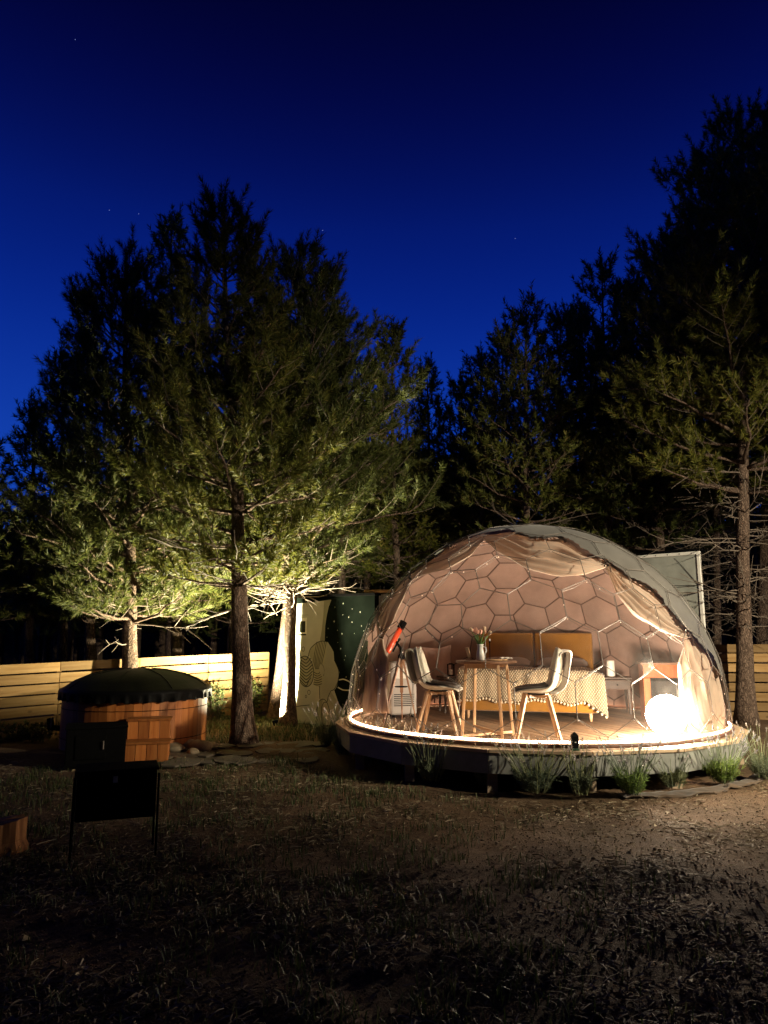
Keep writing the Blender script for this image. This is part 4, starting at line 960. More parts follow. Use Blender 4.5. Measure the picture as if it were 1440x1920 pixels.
f0 = a0 + ax * Lx * 0.2 - xx * 0.05; MB().lathe([(0, 0), (0.009, 0), (0.009, 0.14), (0.013, 0.145), (0.013, 0.17), (0, 0.17)], 12, f0, axm).build('finder_scope', M['iron'], ts, world=True, smooth=True)
ap = P(752, 1226, tsd); MB().lathe([(0, -0.06), (0.035, -0.06), (0.035, -0.02), (0.018, 0.0), (0.018, 0.07), (0, 0.07)], 16, ap).build('mount', M['iron'], ts, world=True, smooth=True)
mp_ = ap + np.array([0, 0, 0.05]); MB().tube([mp_, (a0 + ax * Lx * 0.5)], 0.014, 8).build('mount_arm', M['iron'], ts, world=True)
MB().tube([mp_, mp_ + np.array([0.10, -0.02, -0.02]), mp_ + np.array([0.2, -0.04, 0.01])], 0.006, 6).lathe([(0, -0.02), (0.022, -0.02), (0.022, 0.02), (0, 0.02)], 12, mp_ + np.array([0.13, -0.025, -0.02])).build('counterweight_arm', M['steel'], ts, world=True, smooth=True)
for u, v in ((717, 1366), (754, 1356), (783, 1362)):
    ft = D(u, v); ft[2] = DZ + 0.001; st = ap + (ft - ap) * np.array([0.1, 0.1, 0]) + np.array([0, 0, -0.05]); md = st + (ft - st) * 0.52
    MB().bar(st, md, 0.036, 0.020).bar(md * 0.97 + st * 0.03, ft, 0.020, 0.016, 0.012, 0.012).build('leg', M['slab'], ts, world=True, bevel=0.002)
MB().lathe([(0, 0), (0.07, 0), (0.075, 0.01), (0, 0.01)], 16, ap + np.array([0, 0, -0.36])).build('spreader_tray', M['iron'], ts, world=True)
# black post on the deck edge
best = min((abs(proj(pol(2.19, math.radians(a), DZ))[0] - 1079), a) for a in np.arange(-170, -20, 0.25)); bp_ = pol(2.19, math.radians(best[1]), DZ - 0.004)
pk = thing('power_post', 'short black pointed post standing at the front edge of the deck', 'post', bp_)
MB().box((0, 0, 0.062), (0.062, 0.055, 0.124)).build('body', M['vinyl'], pk, bevel=0.006); MB().box((0, 0, 0.139), (0.062, 0.055, 0.030), top=(0.18, 0.18)).build('pointed_cap', M['vinyl'], pk, bevel=0.003)
MB().box((0, -0.029, 0.07), (0.014, 0.004, 0.008)).build('label_plate', M['white'], pk); MB().box((0, 0, 0.009), (0.07, 0.062, 0.018)).build('foot', plain('green_plastic', (0.03, 0.07, 0.04), 0.4), pk, bevel=0.003)
# globe lamp
gp = P(1250, 1345, 7.32); gp[2] = DZ + 0.001
gl_ = thing('globe_lamp', 'blazing white globe lamp standing on the deck beside the curtain', 'lamp', gp)
MB().lathe([(0, 0), (0.11, 0), (0.115, 0.01), (0.09, 0.03), (0.06, 0.045), (0, 0.045)], 24).build('base', M['white'], gl_, smooth=True)
gr = 0.19; MB().lathe([(gr * math.sin(q), 0.04 + gr - gr * math.cos(q)) for q in np.linspace(0.0, PI, 13)], 22).build('glowing_globe', M['globe'], gl_, smooth=True)

# ================================================================== HOT TUB CORNER
tr_ = G(380, 1393); TB = P(252, 1393, tr_[1] - 0.05); TB[2] = 0.0; TBR = 0.865; TBH = 0.66
tub = thing('hot_tub', 'round hot tub of reddish upright staves with a black domed cover', 'hot tub', TB)
ns = 56; sw = 2 * PI * TBR / ns
sm = MB().prism([(-sw / 2 + 0.004, -0.018, 0.0), (-sw / 2 + 0.001, 0.0, 0), (sw / 2 - 0.001, 0.0, 0), (sw / 2 - 0.004, -0.018, 0), (sw / 2 - 0.002, -0.030, 0), (-sw / 2 + 0.002, -0.030, 0)][::-1], (0, 0, TBH)).mesh('stave', M['tubwood'])
# staves: outward side is local +y
sm.flip_normals() if False else None
for i in range(ns):
    a = 2 * PI * i / ns; o = put('stave', sm, tub); o.location = (TBR * math.cos(a), TBR * math.sin(a), 0.0); o.rotation_euler = (0, 0, a - PI / 2)
MB().lathe([(0, 0.02), (TBR - 0.02, 0.02), (TBR - 0.02, TBH - 0.01), (0, TBH - 0.01)], 48).build('inner_shell', M['iron'], tub, smooth=False)
for z in (0.13, 0.47): MB().tube([(math.cos(q) * (TBR + 0.003), math.sin(q) * (TBR + 0.003), z) for q in np.linspace(0, 2 * PI, 65)[:-1]], 0.004, 5, closed=True).build('hoop', M['iron'], tub)
cov = thing('tub_cover', 'black vinyl dome cover with a ruffled skirt on the hot tub', 'cover', TB + np.array([0, 0, TBH]))
CR = TBR + 0.045; pr = [(0.0, 0.255), (0.18, 0.252), (0.38, 0.232), (0.58, 0.19), (0.74, 0.125), (CR - 0.05, 0.045), (CR, 0.025), (CR + 0.004, 0.0)]
mb = MB(); mb.lathe(pr[::-1], 72); v = np.array(mb.v); v[:, 2] += 0.012 * (vnoise(v[:, 0] * 5 + 9, v[:, 1] * 5 + 9, 4) - 0.5) * (v[:, 2] > 0.03); mb.v = [tuple(q) for q in v]
mb.f = [f for f in mb.f if len(f) == 4]; mb.build('dome_top', M['vinyl'], cov, smooth=True)
for k_, q in enumerate(np.linspace(0, 2 * PI, 9)[:-1]): MB().tube([(r * math.cos(q), r * math.sin(q), z + 0.006) for r, z in pr[1:6]], 0.005, 5).build('welt', M['vinyl'], cov, smooth=True)
A = []; aa = np.linspace(0, 2 * PI, 241)
for s in np.linspace(0, 1, 7): A.append([((CR + 0.004 + (0.016 * math.sin(q * 34 + 2 * math.sin(q * 5)) + 0.010 * math.sin(q * 71)) * s - 0.008 * s) * math.cos(q), (CR + 0.004 + (0.016 * math.sin(q * 34 + 2 * math.sin(q * 5)) + 0.010 * math.sin(q * 71)) * s - 0.008 * s) * math.sin(q), 0.006 - 0.10 * s + 0.008 * math.sin(q * 34) * s) for q in aa])
MB().grid(A).build('ruffled_skirt', M['vinyl'], cov, smooth=True)
# steps
st0, st1 = G(234, 1430), G(314, 1430); sd_ = P(273, 1430, st0[1]); sw_ = abs(st1[0] - st0[0])
steps = thing('tub_steps', 'two reddish wooden steps leading up to the hot tub', 'steps', (sd_[0], st0[1], 0), 0.24)
def step(y0, dep, h, z0, w):
    MB().box((0, y0 + dep / 2, z0 + h - 0.012), (w + 0.03, dep + 0.02, 0.024)).build('tread', M['tubwood'], steps, bevel=0.003)
    n = 4
    for i in range(n): MB().box((-w / 2 + w * (i + 0.5) / n, y0 + 0.012, z0 + (h - 0.024) / 2 + 0.001), (w / n - 0.006, 0.02, h - 0.028)).build('riser_board', M['tubwood'], steps, bevel=0.003)
    for x in (-1, 1): MB().box((x * (w / 2 - 0.011), y0 + dep / 2 + 0.02, z0 + (h - 0.024) / 2 + 0.001), (0.02, dep - 0.05, h - 0.028)).build('side_board', M['tubwood'], steps, bevel=0.002)
step(0.0, 0.28, 0.21, 0.0, sw_); step(0.285, 0.26, 0.42, 0.0, sw_)
# wood heater beside the tub
hp_ = G(172, 1440); htr = thing('tub_heater', 'black iron wood heater box standing against the hot tub', 'heater', (hp_[0] - 0.06, hp_[1] + 0.24, 0), 0.36)
MB().box((0, 0, 0.195), (0.58, 0.42, 0.37)).build('firebox', M['iron'], htr, bevel=0.01); d = MB().box((-0.05, -0.217, 0.20), (0.3, 0.012, 0.24)).build('door', M['iron'], htr, bevel=0.004)
MB().tube([(0.07, -0.24, 0.18), (0.07, -0.25, 0.26)], 0.008, 6).build('handle', M['steel'], d); MB().box((0, 0, 0.392), (0.61, 0.45, 0.02)).build('lid', M['iron'], htr, bevel=0.004)
for x in (-1, 1):
    for y in (-1, 1): MB().box((x * 0.28, y * 0.2, 0.006), (0.05, 0.05, 0.03)).build('foot', M['iron'], htr)
q0, q1, q2 = P(124, 1366, 9.3), P(96, 1364, 9.3), P(94, 1346, 9.3)
pb = thing('pipe_bracket', 'black elbow pipe with a pale edge sticking out beside the hot tub', 'pipe', (q0[0], q0[1], 0))
MB().bar(q0, q1, 0.05, 0.06).bar(q1 + np.array([0, 0, -0.03]), q2, 0.06, 0.06).bar(np.array([q0[0], q0[1], 0.0]), q0, 0.05, 0.05).build('elbow', M['iron'], pb, world=True, bevel=0.006); MB().box(q2 + np.array([0.03, -0.033, -0.055]), (0.018, 0.01, 0.11)).build('edge_strip', M['steel'], pb, world=True)
# stones round the tub
for i, (u, v, r) in enumerate(((326, 1404, 0.10), (350, 1398, 0.11), (376, 1402, 0.12), (398, 1398, 0.07), (362, 1410, 0.07), (338, 1392, 0.08))):
    p = G(u, v + 4); mb = MB(); mb.lathe([(r * math.sin(q), -r * 0.62 * math.cos(q)) for q in np.linspace(0.0, PI, 9)], 14); v_ = np.array(mb.v); v_ *= (1 + 0.35 * (vnoise(v_[:, 0] * 14 + i * 3, v_[:, 1] * 14 + v_[:, 2] * 9, i) - 0.5))[:, None]; v_[:, 0] *= 1.35; mb.v = [tuple(x) for x in v_]
    o = mb.build('field_stone', M['stone'], None, smooth=True); o.location = Vector([float(p[0]), float(p[1]), float(r * 0.33)]); o.rotation_euler = (0, 0, i * 1.3)
    tag(o, 'rounded tan field stone lying at the foot of the hot tub', 'stone', 'field stones beside the tub')

# ---- uplight at the foot of the pine
tk = bx(540, 11.25, 1362); sp = np.array([tk[0] - 0.172, tk[1] - 0.095, 0.0])
ul = thing('garden_uplight', 'small dazzling uplight on a ground spike at the foot of the pine', 'spotlight', (sp[0], sp[1], 0))
ud = unit(np.array([-0.20, 0.02, 0.98])); ux_ = unit(np.cross(ud, [0, 1, 0])); uy_ = np.cross(ud, ux_); hc = np.array([0, 0, 0.075])
MB().lathe([(0, -0.045), (0.028, -0.045), (0.042, -0.01), (0.046, 0.03), (0.040, 0.03), (0.038, 0.018), (0, 0.018)], 20, hc, [ux_, uy_, ud]).build('housing', M['iron'], ul, smooth=True)
MB().lathe([(0, 0.0195), (0.037, 0.0195), (0.036, 0.022), (0, 0.022)], 20, hc, [ux_, uy_, ud]).build('lens', M['lens'], ul)
MB().tube([(0, 0, -0.05), (0, 0, 0.05)], 0.008, 6).build('spike', M['iron'], ul)
lt_ = bpy.data.lights.new('uplight_beam', 'SPOT'); lt_.energy = SPOT_W; lt_.color = (1.0, 0.90, 0.58); lt_.spot_size = math.radians(160); lt_.spot_blend = 1.0; lt_.shadow_soft_size = 0.03
lo = bpy.data.objects.new('uplight_beam', lt_); COL.objects.link(lo); lo.parent = ul; lo.location = Vector(hc + ud * 0.06); lo.rotation_euler = Vector(ud).to_track_quat('-Z', 'Y').to_euler()
# ---- floodlight on a mast beyond the right of the plot
mp2 = np.array([8.2, 3.6, 0.0]); aim = np.array([3.6, 9.6, 1.0])
fm = thing('floodlight_mast', 'tall steel mast with a floodlight at the edge of the plot', 'floodlight', mp2)
MB().tube([(0, 0, -0.1), (0, 0, 3.95)], [0.045, 0.032], 10).build('mast', M['iron'], fm, smooth=True)
hd = np.array([0, 0, 3.9]); fd = unit(aim - (mp2 + hd)); fx = unit(np.cross(fd, [0, 0, 1])); fy = np.cross(fx, fd)
MB().box(hd + fd * 0.08, (0.26, 0.18, 0.10), [fx, fy, fd]).build('head', M['iron'], fm, bevel=0.01); MB().box(hd + fd * 0.131, (0.22, 0.14, 0.004), [fx, fy, fd]).build('lens', emis('flood_lens', (1, 0.9, 0.68), 30.0), fm)
fl_ = bpy.data.lights.new('floodlight_beam', 'SPOT'); fl_.energy = FLOOD_W; fl_.color = (1.0, 0.86, 0.62); fl_.spot_size = math.radians(88); fl_.spot_blend = 0.9; fl_.shadow_soft_size = 0.08
fo = bpy.data.objects.new('floodlight_beam', fl_); COL.objects.link(fo); fo.parent = fm; fo.location = Vector(hd + fd * 0.16); fo.rotation_euler = Vector(fd).to_track_quat('-Z', 'Y').to_euler()

# ================================================================== CABIN WITH MURAL, FRAMED PANELS
ML, MR = G(543, 1357), G(702, 1369); mu_ = unit(MR - ML); mn = np.array([mu_[1], -mu_[0], 0.0]); MW = np.linalg.norm(MR - ML); MH = 1.90
cab = thing('mural_cabin', 'low cabin painted with a mural of a head with hair buns', 'cabin', (ML[0], ML[1], 0))
back = -mn * 1.6
MB().prism([ML, MR, MR + back, ML + back], (0, 0, MH)).build('wall', plain('mural_sky_paint', (0.007, 0.010, 0.0075), 0.95, 2.5, 0.5, 0.15, spec=0.0), cab, world=True)
MB().prism([ML - mu_ * 0.03 + mn * 0.05 + [0, 0, MH], MR + mu_ * 0.03 + mn * 0.05 + [0, 0, MH], MR + mu_ * 0.03 + back + [0, 0, MH], ML - mu_ * 0.03 + back + [0, 0, MH]], (0, 0, 0.035)).build('roof_slab', M['iron'], cab, world=True)
def mz(q): return onplane(540 + q[0] / 7.3875, 1110 + q[1] / 7.3875, ML, mn)
def paint(name, pts, mat, lift=0.004, thick=0.0004):
    q = [mz(p) + mn * lift * 0.14 for p in pts]; q = [np.array([p[0], p[1], min(MH - 0.003, max(0.02, p[2]))]) for p in q]
    return MB().prism(q, mn * thick).build(name, mat, cab, world=True)
def stroke(name, lines, w, mat, lift=0.009):
    for pts in lines:
        mb = MB(); q = [mz(p) + mn * lift * 0.14 for p in interp_poly(pts, max(6, len(pts) * 4))]
        for a, b in zip(q[:-1], q[1:]):
            t_ = unit(b - a); s_ = np.cross(t_, mn) * w / 2; mb.add([a - s_, b - s_, b + s_, a + s_], [(0, 1, 2, 3)])
        mb.build(name.rstrip('s'), mat, cab, world=True, solid=0.0003)
mw = plain('mural_white_paint', (0.44, 0.44, 0.37), 0.95, 3, 0.12, 0.1, spec=0.0); ms = plain('mural_skin_paint', (0.33, 0.325, 0.26), 0.95, 3, 0.12, 0.1, spec=0.0); mh = plain('mural_hair_paint', (0.34, 0.33, 0.23), 0.95, 4, 0.15, 0.1, spec=0.0); mk = plain('mural_line_paint', (0.03, 0.032, 0.022), 0.95, 5, 0.2, 0.0, spec=0.0); mg = plain('mural_grey_paint', (0.24, 0.24, 0.17), 0.95, 4, 0.15, 0.0, spec=0.0)
paint('painted_house', [(88, 170), (600, 108), (562, 210), (535, 330), (515, 470), (508, 690), (560, 1000), (640, 1360), (700, 1540), (810, 1720), (800, 1900), (20, 1900), (40, 1500), (75, 900), (95, 400)], mw)
paint('painted_shade', [(500, 124), (598, 110), (560, 212), (533, 332), (514, 470), (508, 690), (440, 690), (470, 520), (490, 330)], mg, 0.0075)
paint('painted_face', [(410, 700), (550, 692), (600, 770), (632, 830), (640, 950), (690, 1040), (712, 1110), (700, 1220), (668, 1330), (640, 1362), (592, 1372), (560, 1450), (545, 1530), (440, 1500), (440, 1320), (380, 1290), (350, 1000)], ms, 0.0085)
paint('painted_dress', [(385, 1900), (392, 1640), (430, 1500), (500, 1468), (600, 1385), (660, 1480), (730, 1600), (800, 1720), (800, 1900)], ms, 0.0095)
paint('painted_sleeve', [(388, 1900), (395, 1640), (430, 1500), (490, 1470), (470, 1560), (480, 1720), (530, 1900)], mg, 0.0135)
paint('painted_hair', [(410, 690), (480, 675), (548, 690), (540, 780), (515, 930), (480, 1060), (478, 1200), (450, 1290), (400, 1305), (345, 1280), (368, 1180), (352, 1030), (325, 930), (285, 860), (305, 790), (350, 730)], mh, 0.0125)
def ell(cx, cy, rx, ry, n=22, rot=0.0): return [(cx + rx * math.cos(q) * math.cos(rot) - ry * math.sin(q) * math.sin(rot), cy + rx * math.cos(q) * math.sin(rot) + ry * math.sin(q) * math.cos(rot)) for q in np.linspace(0, 2 * PI, n + 1)[:-1]]
paint('painted_bun', ell(245, 1100, 112, 215, rot=-0.08), mh, 0.0165); paint('painted_bun', ell(128, 912, 54, 122, rot=-0.1), ms, 0.0205); paint('painted_ear', ell(468, 1080, 34, 80, rot=-0.15), ms, 0.0165)
L_ = []
for f in np.linspace(-0.9, 0.9, 9): L_.append([(245 - 90 + 10 * f, 1100 + f * 190 - 60), (245 + 10, 1100 + f * 200 + 35), (245 + 100 * math.sqrt(max(0.02, 1 - f * f)), 1100 + f * 200 - 50)])
L_.append(ell(245, 1100, 112, 215, rot=-0.08) + [ell(245, 1100, 112, 215, rot=-0.08)[0]])
stroke('painted_bun_lines', L_, 0.012, mk, 0.0205)
L_ = [[(128 - 40, 912 + f * 100 - 20), (128 + 10, 912 + f * 105 + 20), (128 + 45 * math.sqrt(max(0.05, 1 - f * f)), 912 + f * 105 - 25)] for f in np.linspace(-0.8, 0.8, 6)] + [ell(128, 912, 54, 122, rot=-0.1) + [ell(128, 912, 54, 122, rot=-0.1)[0]]]
stroke('painted_bun_lines', L_, 0.010, mk, 0.0245)
L_ = [[(400 + i * 22, 690 - 6 * (i > 2)), (370 + i * 22, 850), (355 + i * 20, 960), (385 + i * 12, 1070)] for i in range(7)] + [[(360, 1110 + i * 34), (410, 1140 + i * 30), (470, 1100 + i * 34)] for i in range(6)] + [[(285, 870), (310, 780), (410, 692), (480, 676), (550, 692)]]
stroke('painted_hair_lines', L_, 0.010, mk, 0.0165)
L_ = [[(640, 940), (700, 1070), (708, 1150), (690, 1250), (640, 1360), (592, 1370)], [(440, 1300), (436, 1390), (442, 1480)], [(388, 1850), (395, 1620), (430, 1500), (490, 1468), (540, 1515), (580, 1650), (620, 1850)], [(475, 1850), (465, 1600), (500, 1510), (535, 1530)], [(595, 1372), (556, 1450), (545, 1520)], [(440, 1120), (438, 1020), (480, 1000), (505, 1080), (495, 1160)], [(60, 1600), (150, 1580), (300, 1565)]]
stroke('painted_outlines', L_, 0.010, mk, 0.0175)
for c in ((160, 712, 14, 22), (212, 790, 18, 32), (290, 1390, 18, 32), (250, 1447, 12, 20)): stroke('painted_ring', [ell(*c, n=12) + [ell(*c, n=12)[0]]], 0.008, mk, 0.009)
paint('painted_window_frame', [(118, 372), (262, 355), (258, 582), (118, 590)], plain('mural_bright_paint', (0.74, 0.74, 0.64), 0.95, spec=0.0), 0.0085); paint('painted_window', [(165, 408), (242, 402), (240, 558), (155, 560)], mk, 0.0125)
stroke('painted_sill', [[(118, 592), (252, 590)]], 0.022, mk, 0.0125); stroke('painted_lintel', [[(140, 322), (285, 318)]], 0.006, mg, 0.009); stroke('painted_arc', [[(705, 1218), (770, 1205), (850, 1240), (900, 1290)], [(690, 1320), (760, 1358), (850, 1362)]], 0.018, mw, 0.006)
for (x, y, r) in ((765, 160, 9), (650, 210, 6), (1000, 278, 9), (890, 235, 5), (840, 348, 7), (640, 408, 10), (888, 418, 7), (555, 505, 6), (1020, 470, 7), (685, 530, 5), (748, 578, 10), (730, 785, 7), (795, 885, 6), (920, 575, 5), (540, 625, 4), (760, 315, 4), (1050, 540, 5), (805, 1178, 6), (780, 940, 5), (690, 700, 4)):
    paint('painted_star', [(x, y - r * 1.8), (x + r * 0.5, y - r * 0.5), (x + r * 1.2, y), (x + r * 0.5, y + r * 0.5), (x, y + r * 1.8), (x - r * 0.5, y + r * 0.5), (x - r * 1.2, y), (x - r * 0.5, y - r * 0.5)], mw, 0.004)
# orange framed board beside the mural
b0, b1 = P(687, 1112, 11.0), P(760, 1106, 10.95)
ob_ = thing('framed_board', 'marbled board in an orange wooden frame behind the dome beside the mural', 'board', (b0[0], b0[1], 0))
hh_ = b0[2]; bu = unit(np.array([b1[0] - b0[0], b1[1] - b0[1], 0])); bn = np.array([bu[1], -bu[0], 0]); bwid = np.linalg.norm((b1 - b0)[:2]); c0 = np.array([b0[0], b0[1], 0.0])
MB().box(c0 + bu * bwid / 2 + [0, 0, hh_ / 2 + 0.05], (bwid - 0.04, 0.03, hh_ - 0.14), [bu, bn, (0, 0, 1)]).build('panel', M['screen'], ob_, world=True)
for f in (0.02, bwid - 0.02): MB().box(c0 + bu * f + [0, 0, hh_ / 2], (0.045, 0.05, hh_), [bu, bn, (0, 0, 1)]).build('frame_post', M['fence'], ob_, world=True, bevel=0.004)
MB().box(c0 + bu * bwid / 2 + [0, 0, hh_ + 0.024], (bwid + 0.06, 0.12, 0.045), [bu, bn, (0, 0, 1)]).build('frame_rail', M['fence'], ob_, world=True, bevel=0.004)
# white framed screen to the right behind the dome
w0, w1 = P(1196, 1042, 12.3), P(1313, 1043, 11.6)
wf = thing('framed_screen', 'grey canvas screen in a white frame standing behind the dome', 'screen', (w0[0], w0[1], 0))
wu = unit(np.array([w1[0] - w0[0], w1[1] - w0[1], 0])); wn = np.array([wu[1], -wu[0], 0]); ww_ = np.linalg.norm((w1 - w0)[:2]) ; wh = w0[2]; c0 = np.array([w0[0], w0[1], 0.0])
MB().box(c0 + wu * ww_ / 2 + [0, 0, wh / 2], (ww_ - 0.09, 0.03, wh - 0.1), [wu, wn, (0, 0, 1)]).build('canvas', M['screen'], wf, world=True)
for f in (0.025, ww_ - 0.025): MB().box(c0 + wu * f + [0, 0, wh / 2], (0.05, 0.06, wh), [wu, wn, (0, 0, 1)]).build('frame_post', M['white'], wf, world=True, bevel=0.005)
MB().box(c0 + wu * ww_ / 2 + [0, 0, wh - 0.025], (ww_ - 0.104, 0.06, 0.05), [wu, wn, (0, 0, 1)]).build('frame_rail', M['white'], wf, world=True, bevel=0.005)
for i in range(5): MB().lathe([(0, 0), (0.009, 0), (0.006, 0.006), (0, 0.007)], 8, c0 + wu * ww_ * (0.12 + 0.19 * i) + wn * 0.031 + [0, 0, wh - 0.025], [wu, (0, 0, 1), wn]).build('screw', M['iron'], wf, world=True)
MB().box(c0 + wu * ww_ / 2 - wn * 0.04 + [0, 0, wh + 0.03], (ww_ + 0.04, 0.14, 0.03), [wu, wn, (0, 0, 1)]).build('cap', M['iron'], wf, world=True)

# ================================================================== FOREGROUND
gp0 = G(212, 1612); grill = thing('black_grill', 'black box grill on thin steel legs with a small pale sticker', 'grill', (gp0[0], gp0[1], 0), 0.36)
GWD = 136 / FPX * gp0[1]
MB().box((0, 0.13, 0.37), (GWD, 0.28, 0.28)).build('box', M['iron'], grill, bevel=0.012); lid = MB().box((0, 0.13, 0.518), (GWD + 0.02, 0.30, 0.014)).build('lid', M['iron'], grill, bevel=0.003)
for x in (-1, 1):
    for y in (0.0, 0.26): MB().tube([(x * (GWD / 2 + 0.012), y, 0.49), (x * (GWD / 2 + 0.012), y, 0.0)], 0.007, 8).build('leg', M['iron'], grill, smooth=True)
MB().box((-0.012, -0.0125, 0.475), (0.028, 0.004, 0.052)).build('sticker', M['white'], grill); MB().tube([(-0.16, -0.04, 0.50), (0.16, -0.04, 0.50)], 0.008, 8).build('handle', M['iron'], lid)
sp0 = G(-24, 1606); stp = thing('log_stump', 'cut log stump with orange bark lit at one side', 'stump', (sp0[0], sp0[1] + 0.12, 0))
mb = MB(); nn = 26; pts = [(0.155 * (1 + 0.12 * (z < 0.05)), z) for z in (0.0, 0.03, 0.07, 0.11, 0.14, 0.165)]; mb.lathe([(0, 0)] + pts + [(0, 0.165)], nn)
v = np.array(mb.v); an = np.arctan2(v[:, 1], v[:, 0]); rr_ = np.hypot(v[:, 0], v[:, 1]); k_ = 1 + 0.10 * np.sin(an * 9) * 0.6 + 0.07 * (vnoise(an * 5 + 20, v[:, 2] * 4, 3) - 0.5); v[:, 0] *= k_; v[:, 1] *= k_; v[:, 2] += 0.03 * (vnoise(an * 3 + 20, rr_ * 9, 2) - 0.3) * (v[:, 2] > 0.155) + 0.12 * np.clip(v[:, 0], 0, 1) * (v[:, 2] > 0.155)
mb.v = [tuple(q) for q in v]; mb.build('log', wood('stump_wood', (0.10, 0.035, 0.012), (0.28, 0.12, 0.04), (0.40, 0.21, 0.09), 2, 0.9), stp, smooth=False)
# paving stones of the path
pc0 = G(470, 1420); path = bpy.data.objects.new('path', None); COL.objects.link(path); path.location = (float(pc0[0]), float(pc0[1]), 0); tag(path, 'path of flat stones from the hot tub to the deck', None, None, 'structure')
for i in range(26):
    u = 318 + (i % 9) * 36 + random.uniform(-8, 8); v = 1404 + (i // 9) * 14 + random.uniform(-2, 2) - (u - 318) * 0.03; p = G(u, v); r = random.uniform(0.11, 0.17); n = random.randint(6, 8)
    MB().prism([(p[0] + r * random.uniform(0.8, 1.15) * math.cos(2 * PI * k / n) * 1.05, p[1] + r * 1.7 * random.uniform(0.8, 1.1) * math.sin(2 * PI * k / n), 0.0) for k in range(n)], (0, 0, 0.014 + random.uniform(0, 0.012))).build('paving_stone', M['paver'], path, world=True, bevel=0.006)
# weed matting along the planting bed
A = []
for a in np.linspace(math.radians(-84), math.radians(-35), 150):
    row = []
    for s in np.linspace(0, 1, 9):
        nz = lambda f, o: float(vnoise(np.array(a * f + 50.0), np.array(s * 3 + o), 7)) - 0.5
        r = 2.36 + 0.17 * s + s * (0.16 * nz(5, 0) + 0.08 * nz(16, 4)); p = pol(r, a, 0.016 + 0.05 * s ** 2 * max(0, nz(14, 2)) + 0.030 * nz(34, 8) * (0.4 + s))
        row.append(p)
    A.append(row)
mt = MB().grid(A).build('weed_matting', M['matting'], None, smooth=True, solid=0.006); tag(mt, 'crumpled brown weed matting along the planting bed in front of the deck', 'matting')
# lavender
def lavender(label, p, h, n, green, spread=0.5, group=None):
    t = thing('lavender_plant', label, 'plant', (p[0], p[1], 0.02), 0, group); TPn = []; TRn = []; fb = []; fd_ = []; hb = []; hd_ = []
    for i in range(n):
        az = rng.random() * 2 * PI; sp_ = spread * math.sqrt(rng.random()); ln = h * rng.uniform(0.65, 1.1); d = unit([math.cos(az) * sp_, math.sin(az) * sp_, 1.0]); q = np.linspace(0, 1, 5)[:, None]
        b0 = np.array([math.cos(az), math.sin(az), 0]) * rng.uniform(0, 0.05) * (1 + spread); bp = b0 + d * ln * q + np.array([math.cos(az), math.sin(az), -0.3]) * 0.10 * sp_ * ln * q ** 2 + rng.normal(size=(5, 3)) * 0.006 * q
        TPn.append(bp); TRn.append(np.linspace(0.0034, 0.0024, 5))
        for k in range(9):
            f = rng.uniform(0.03, 0.42); fb.append(b0 + (bp[4] - b0) * f); fd_.append(unit(d + rng.normal(size=3) * 0.25))
        if rng.random() < 0.72: hb.append(bp[4] - d * 0.012); hd_.append(unit(bp[4] - bp[3]))
    V, F = batch_tubes(np.array(TPn), np.array(TRn), 3); put('stems', mesh_np('stems', V, F, M['lavender']), t)['kind'] = 'stuff'
    V = needles(np.array(fb), np.array(fd_), np.full(len(fb), 0.05), 5, 0.045, 0.005); put('foliage', mesh_np('foliage', V, np.arange(len(V)).reshape(-1, 3), M['lavgreen'] if green else M['lavender']), t)['kind'] = 'stuff'
    if hb: V = needles(np.array(hb), np.array(hd_), np.full(len(hb), 0.048), 28, 0.016, 0.007); put('flower_heads', mesh_np('flower_heads', V, np.arange(len(V)).reshape(-1, 3), M['lavflower']), t)['kind'] = 'stuff'
LL = [((1183, 1494), 0.33, 46, True, 0.55, 'fresh green lavender with grey flower spikes below the globe lamp'), ((1355, 1472), 0.36, 60, True, 0.6, 'bright green lavender bush at the curtain end of the deck'), ((1432, 1464), 0.36, 40, False, 0.6, 'loose grey lavender just past the end of the deck'),
      ((1005, 1490), 0.36, 55, False, 0.6, 'dense grey lavender in front of the deck below the shell chairs'), ((1090, 1494), 0.30, 26, False, 0.35, 'narrow upright lavender below the short black post'), ((1262, 1480), 0.26, 34, False, 0.5, 'dried brownish lavender between the two green lavender bushes'),
      ((808, 1468), 0.36, 38, False, 0.5, 'tall dark lavender in front of the deck below the blanket chair'), ((905, 1475), 0.32, 12, False, 0.25, 'sparse dark lavender in front of the deck below the small table'), ((742, 1446), 0.34, 26, True, 0.35, 'dark green lavender in front of the deck below the telescope'),
      ((690, 1432), 0.34, 34, False, 0.5, 'shadowy lavender beside the mural end of the deck'), ((640, 1418), 0.34, 34, False, 0.5, 'shadowy lavender at the tip of the deck beside the coloured flowers'), ((612, 1400), 0.36, 34, False, 0.5, 'shadowy lavender in front of the mural'), ((655, 1392), 0.38, 30, False, 0.4, 'dark lavender between the mural and the deck')]
for (u, v), h, n, g, s, lab in LL: lavender(lab, G(u, v), h * 1.28, int(n * 1.2), g, s * 1.1)
